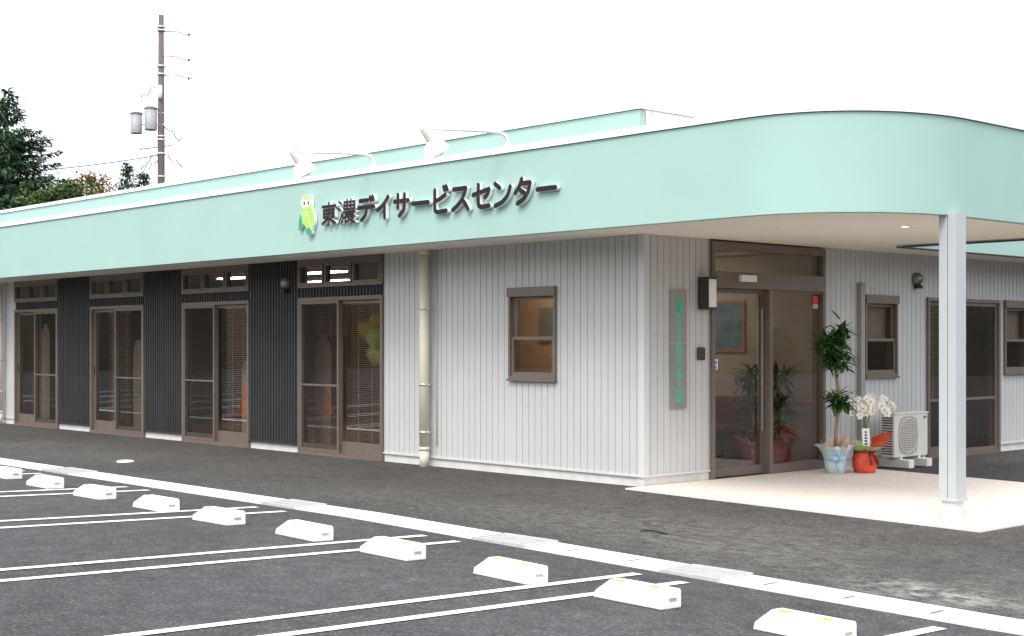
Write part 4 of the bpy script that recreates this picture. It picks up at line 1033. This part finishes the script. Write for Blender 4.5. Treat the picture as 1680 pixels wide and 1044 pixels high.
# ---------------------------------------------------------------- utility pole
PX, PY = -46.0, 19.5
up = empty('utility_pole', (PX, PY, 0)); tag(up, 'tall concrete utility pole with two grey transformers behind the roof', 'utility pole')
cr = Vector((.674, .738, 0)); vw = Vector((.738, -.674, 0))      # across the view, towards the camera
b = MB(); b.tube([(0, 0, 0), (0, 0, 5), (0, 0, 10), (0, 0, 15.77)], [.19, .175, .155, .115], 16); b.build('pole_shaft', M['pole'], up)
for z in (8.75, 9.75, 10.35, 10.5, 13.2, 13.55, 15.1, 15.25):
    b = MB(); b.lathe([(.12, -.04), (.175, -.04), (.175, .04), (.12, .04)], c=(0, 0, z), n=16); b.build('band', M['galv'], up)
for off, z, s in ((-.42, 10.75, 1.0), (-1.05, 10.6, .92)):
    T = empty('transformer', cr * off + vw * .12 + Vector((0, 0, z)), parent=up)
    b = MB(); b.lathe([(.001, 0), (.26 * s, .0), (.27 * s, .05), (.27 * s, .92 * s), (.001, .93 * s)], n=20); b.build('tank', M['transformer'], T)
    b = MB(); b.lathe([(.29 * s, .90 * s), (.29 * s, .97 * s), (.12, 1.03 * s), (.001, 1.04 * s)], n=20); b.build('lid', M['rust'], T)
    for q in (-.12, .12):
        b = MB(); b.lathe([(.03, 0), (.05, .04), (.03, .06), (.05, .1), (.03, .12), (.02, .2), (.001, .2)], n=10, c=tuple(cr * q + Vector((0, 0, 1.0 * s)))); b.build('bushing', M['white'], T)
b = MB()
for z in (11.0, 11.5): b.tube([tuple(cr * -1.2 + vw * .1 + Vector((0, 0, z))), tuple(cr * .15 + vw * .1 + Vector((0, 0, z)))], .035, 6)
b.build('transformer_bracket', M['galv'], up)
b = MB(); b.tube([tuple(cr * -.95 + Vector((0, 0, 9.95))), tuple(cr * .45 + Vector((0, 0, 10.12)))], .045, 6); b.build('crossarm', M['galv'], up)
rnd = random.Random(9)
for z in (15.05, 13.95, 12.8 + .35):
    b = MB(); p = [cr * .1 + Vector((0, 0, z)), cr * .55 + Vector((0, 0, z + .02)), cr * .9 + Vector((0, 0, z - .05)), cr * 1.2 + Vector((0, 0, z - .18)), cr * 1.35 + Vector((0, 0, z - .08))]
    b.tube([tuple(q) for q in p], .022, 6); b.lathe([(.02, 0), (.06, .03), (.03, .05), (.06, .08), (.02, .11)], c=tuple(p[3]), n=10); b.build('insulator_arm', M['rust'], up)
for s, z in ((-1, 9.7), (1, 9.7), (-1, 12.7), (1, 10.9), (-1, 9.45)):
    b = MB(); pts = [cr * (s * .15) + Vector((0, 0, z))]
    for k in range(6): pts.append(cr * (s * (.3 + k * .12)) + vw * rnd.uniform(-.1, .1) + Vector((0, 0, z - .12 * k + rnd.uniform(-.15, .15))))
    b.tube([tuple(q) for q in pts], .025, 6); b.build('jumper_wire', M['rust'] if s < 0 else M['wire'], up)
b = MB(); b.lathe([(.001, -.3), (.09, -.28), (.1, .0), (.09, .28), (.001, .3)], c=tuple(vw * .2 + Vector((0, 0, 12.4)))); b.tube([tuple(vw * .2 + cr * -.25 + Vector((0, 0, 12.75))), tuple(vw * .2 + cr * .05 + Vector((0, 0, 12.2)))], .06, 8); b.build('switch', M['white'], up)
cb = MB(); p0_, p1_ = Vector((PX, PY, 9.7)), Vector((-38.5, -2.5, 6.6)); pts = []
for k in range(25):
    t = k / 24; p = p0_.lerp(p1_, t); p.z -= 1.2 * 4 * t * (1 - t) * .5; pts.append(tuple(p))
cb.tube(pts, .028, 6); o = cb.build('overhead_cable', M['cable']); tag(o, 'thin blue overhead cable crossing in front of the spruce', 'cable')

# ---------------------------------------------------------------- trees
def conifer(loc, H, R, lab, seed, dens=1.0, lean=0, grp=None):
    rnd = random.Random(seed); t = empty('spruce_tree', loc); b = MB(); b.tube([(0, 0, 0), (0, 0, H * .5), (0, 0, H * .985)], [H * .022, H * .013, .02], 8); b.build('trunk', M['bark'], t)
    b = MB(); z = H * .12
    def needles(p, d, ln, wd, drop):
        s = Vector((-d.y, d.x, 0)).normalized()
        tip = p + d * ln + Vector((0, 0, -drop))
        m = (p + tip) / 2 + Vector((0, 0, .02))
        b.faces([p, m + s * wd, tip, m - s * wd], [(0, 1, 2), (0, 2, 3)])
    while z < H:
        f = 1 - z / H; r = R * (f ** .85) * rnd.uniform(.82, 1.1) + .08
        nb = max(4, int(5 + 7 * f))
        a0 = rnd.uniform(0, 6)
        for k in range(nb):
            a = a0 + 2 * pi * k / nb + rnd.uniform(-.25, .25); rr = r * rnd.uniform(.7, 1.12); d = Vector((cos(a), sin(a), 0)); s = Vector((-sin(a), cos(a), 0))
            tilt = .22 - .50 * f; n = max(3, int(rr / .17 * dens)); zz = z + rnd.uniform(-.1, .1)
            for q in range(n):
                u = (q + .6) / n; p = d * (rr * u) + Vector((0, 0, zz + rr * (tilt * u + .10 * u * u)))
                wspan = .42 * rr * (1 - u) + .10
                for sgn in (-1, 1):
                    for w_ in range(5 if rr > .8 else 2):
                        dd = (d * rnd.uniform(.3, 1) + s * sgn * rnd.uniform(.1, 1.0)).normalized()
                        pp = p + s * sgn * wspan * rnd.uniform(0, 1.0) + d * rnd.uniform(-.1, .1) + Vector((0, 0, rnd.uniform(-.07, .05)))
                        needles(pp, dd, rnd.uniform(.12, .24), rnd.uniform(.022, .045), rnd.uniform(-.04, .14))
                needles(p, d, .20, .04, rnd.uniform(-.05, .06))
                if rnd.random() < .8: needles(p, (d + s * rnd.uniform(-.8, .8)).normalized(), .12, .05, rnd.uniform(.14, .28))
        z += (.17 + .22 * f) * rnd.uniform(.8, 1.2) * (1 if dens >= 1 else 1.6)
    for k in range(10): 
        a = rnd.uniform(0, 6.28); needles(Vector((0, 0, H - .5 + k * .05)), Vector((cos(a), sin(a), 0)), .14, .03, -.12)
    b.build('crown', M['needle'], t); tag(t, lab, 'tree', grp); return t
conifer((-33.9, 7.55, 0), 9.40, 4.7, 'large dark spruce tree rising above the roof at the left edge', 2, 2.0)
conifer((-54.3, 22.2, 0), 10.3, 3.4, 'small distant spruce left of the utility pole', 3, 1.6, grp='small distant spruces')
conifer((-54.0, 22.9, 0), 9.95, 3.0, 'smaller distant spruce closest to the utility pole', 6, 1.5, grp='small distant spruces')
def broad(loc, H, R, lab, m, seed, n, name='broadleaf_tree', flat=.7, leafs=.16, clumps=26):
    rnd = random.Random(seed); t = empty(name, loc); b = MB()
    b.tube([(0, 0, 0), (.05, .05, H * .3), (0, 0, H * .55)], [.16, .13, .08], 8)
    cs = []
    for k in range(clumps):
        a = rnd.uniform(0, 2 * pi); e = rnd.uniform(-.7, 1.45); rr = R * rnd.uniform(.45, 1.0)
        cs.append((Vector((cos(a) * cos(e) * rr, sin(a) * cos(e) * rr, H - R * flat + sin(e) * rr * flat)), R * rnd.uniform(.16, .36)))
    for c, r in cs[:12]: b.tube([(0, 0, H * .45), tuple(c * .5 + Vector((0, 0, H * .27))), tuple(c)], [.06, .04, .015], 6)
    b.build('trunk', M['bark'], t); b = MB()
    for c, r in cs:
        for q in range(n):
            v = Vector((rnd.gauss(0, 1), rnd.gauss(0, 1), rnd.gauss(0, 1))).normalized() * r * rnd.uniform(.3, 1.15); p = c + v
            a1 = Vector((rnd.uniform(-1, 1), rnd.uniform(-1, 1), rnd.uniform(-.6, .6))).normalized(); a2 = a1.cross(Vector((rnd.uniform(-1, 1), rnd.uniform(-1, 1), 1))).normalized(); s = leafs * rnd.uniform(.5, 1)
            b.faces([p - a1 * s * .5, p + a2 * s * .3, p + a1 * s * .5, p - a2 * s * .3], [(0, 1, 2, 3)])
    b.build('crown', m, t); tag(t, lab, 'tree'); return t
broad((-28.0, 6.6, 0), 6.15, 1.35, 'mid green bushy tree at the foot of the large spruce', M['foliage'], 12, 150)
broad((-36.7, 11.9, 0), 7.45, 1.35, 'sparse orange brown autumn tree between the spruces', M['autumn'], 17, 85, leafs=.15)
broad((-32.6, 9.0, 0), 6.5, 1.1, 'yellowish green tree touching the autumn tree', M['foliage'], 23, 90)

# added unseen rise behind the camera, to keep white sky out of the glass
b = MB(); n = 150; rnd = random.Random(8); rows_ = [(0, 0), (.3, 5.5), (.8, 9), (1.6, 11.5), (3, 12.5)]
ring = []
for i in range(n + 1):
    a = radians(180) + radians(275) * i / n; R0 = 62
    ring.append([b.bm.verts.new((8 + cos(a) * (R0 + q * 9), -6 + sin(a) * (R0 + q * 9), (z - .6) * (1 + .18 * sin(i * .31) + rnd.uniform(-.12, .12)) - (.2 if z == 0 else 0))) for q, z in rows_])
for i in range(n):
    for k in range(len(rows_) - 1): b.bm.faces.new((ring[i][k], ring[i + 1][k], ring[i + 1][k + 1], ring[i][k + 1]))
structure(b.build('added_hill', M['mirror_hill'], smooth=True))
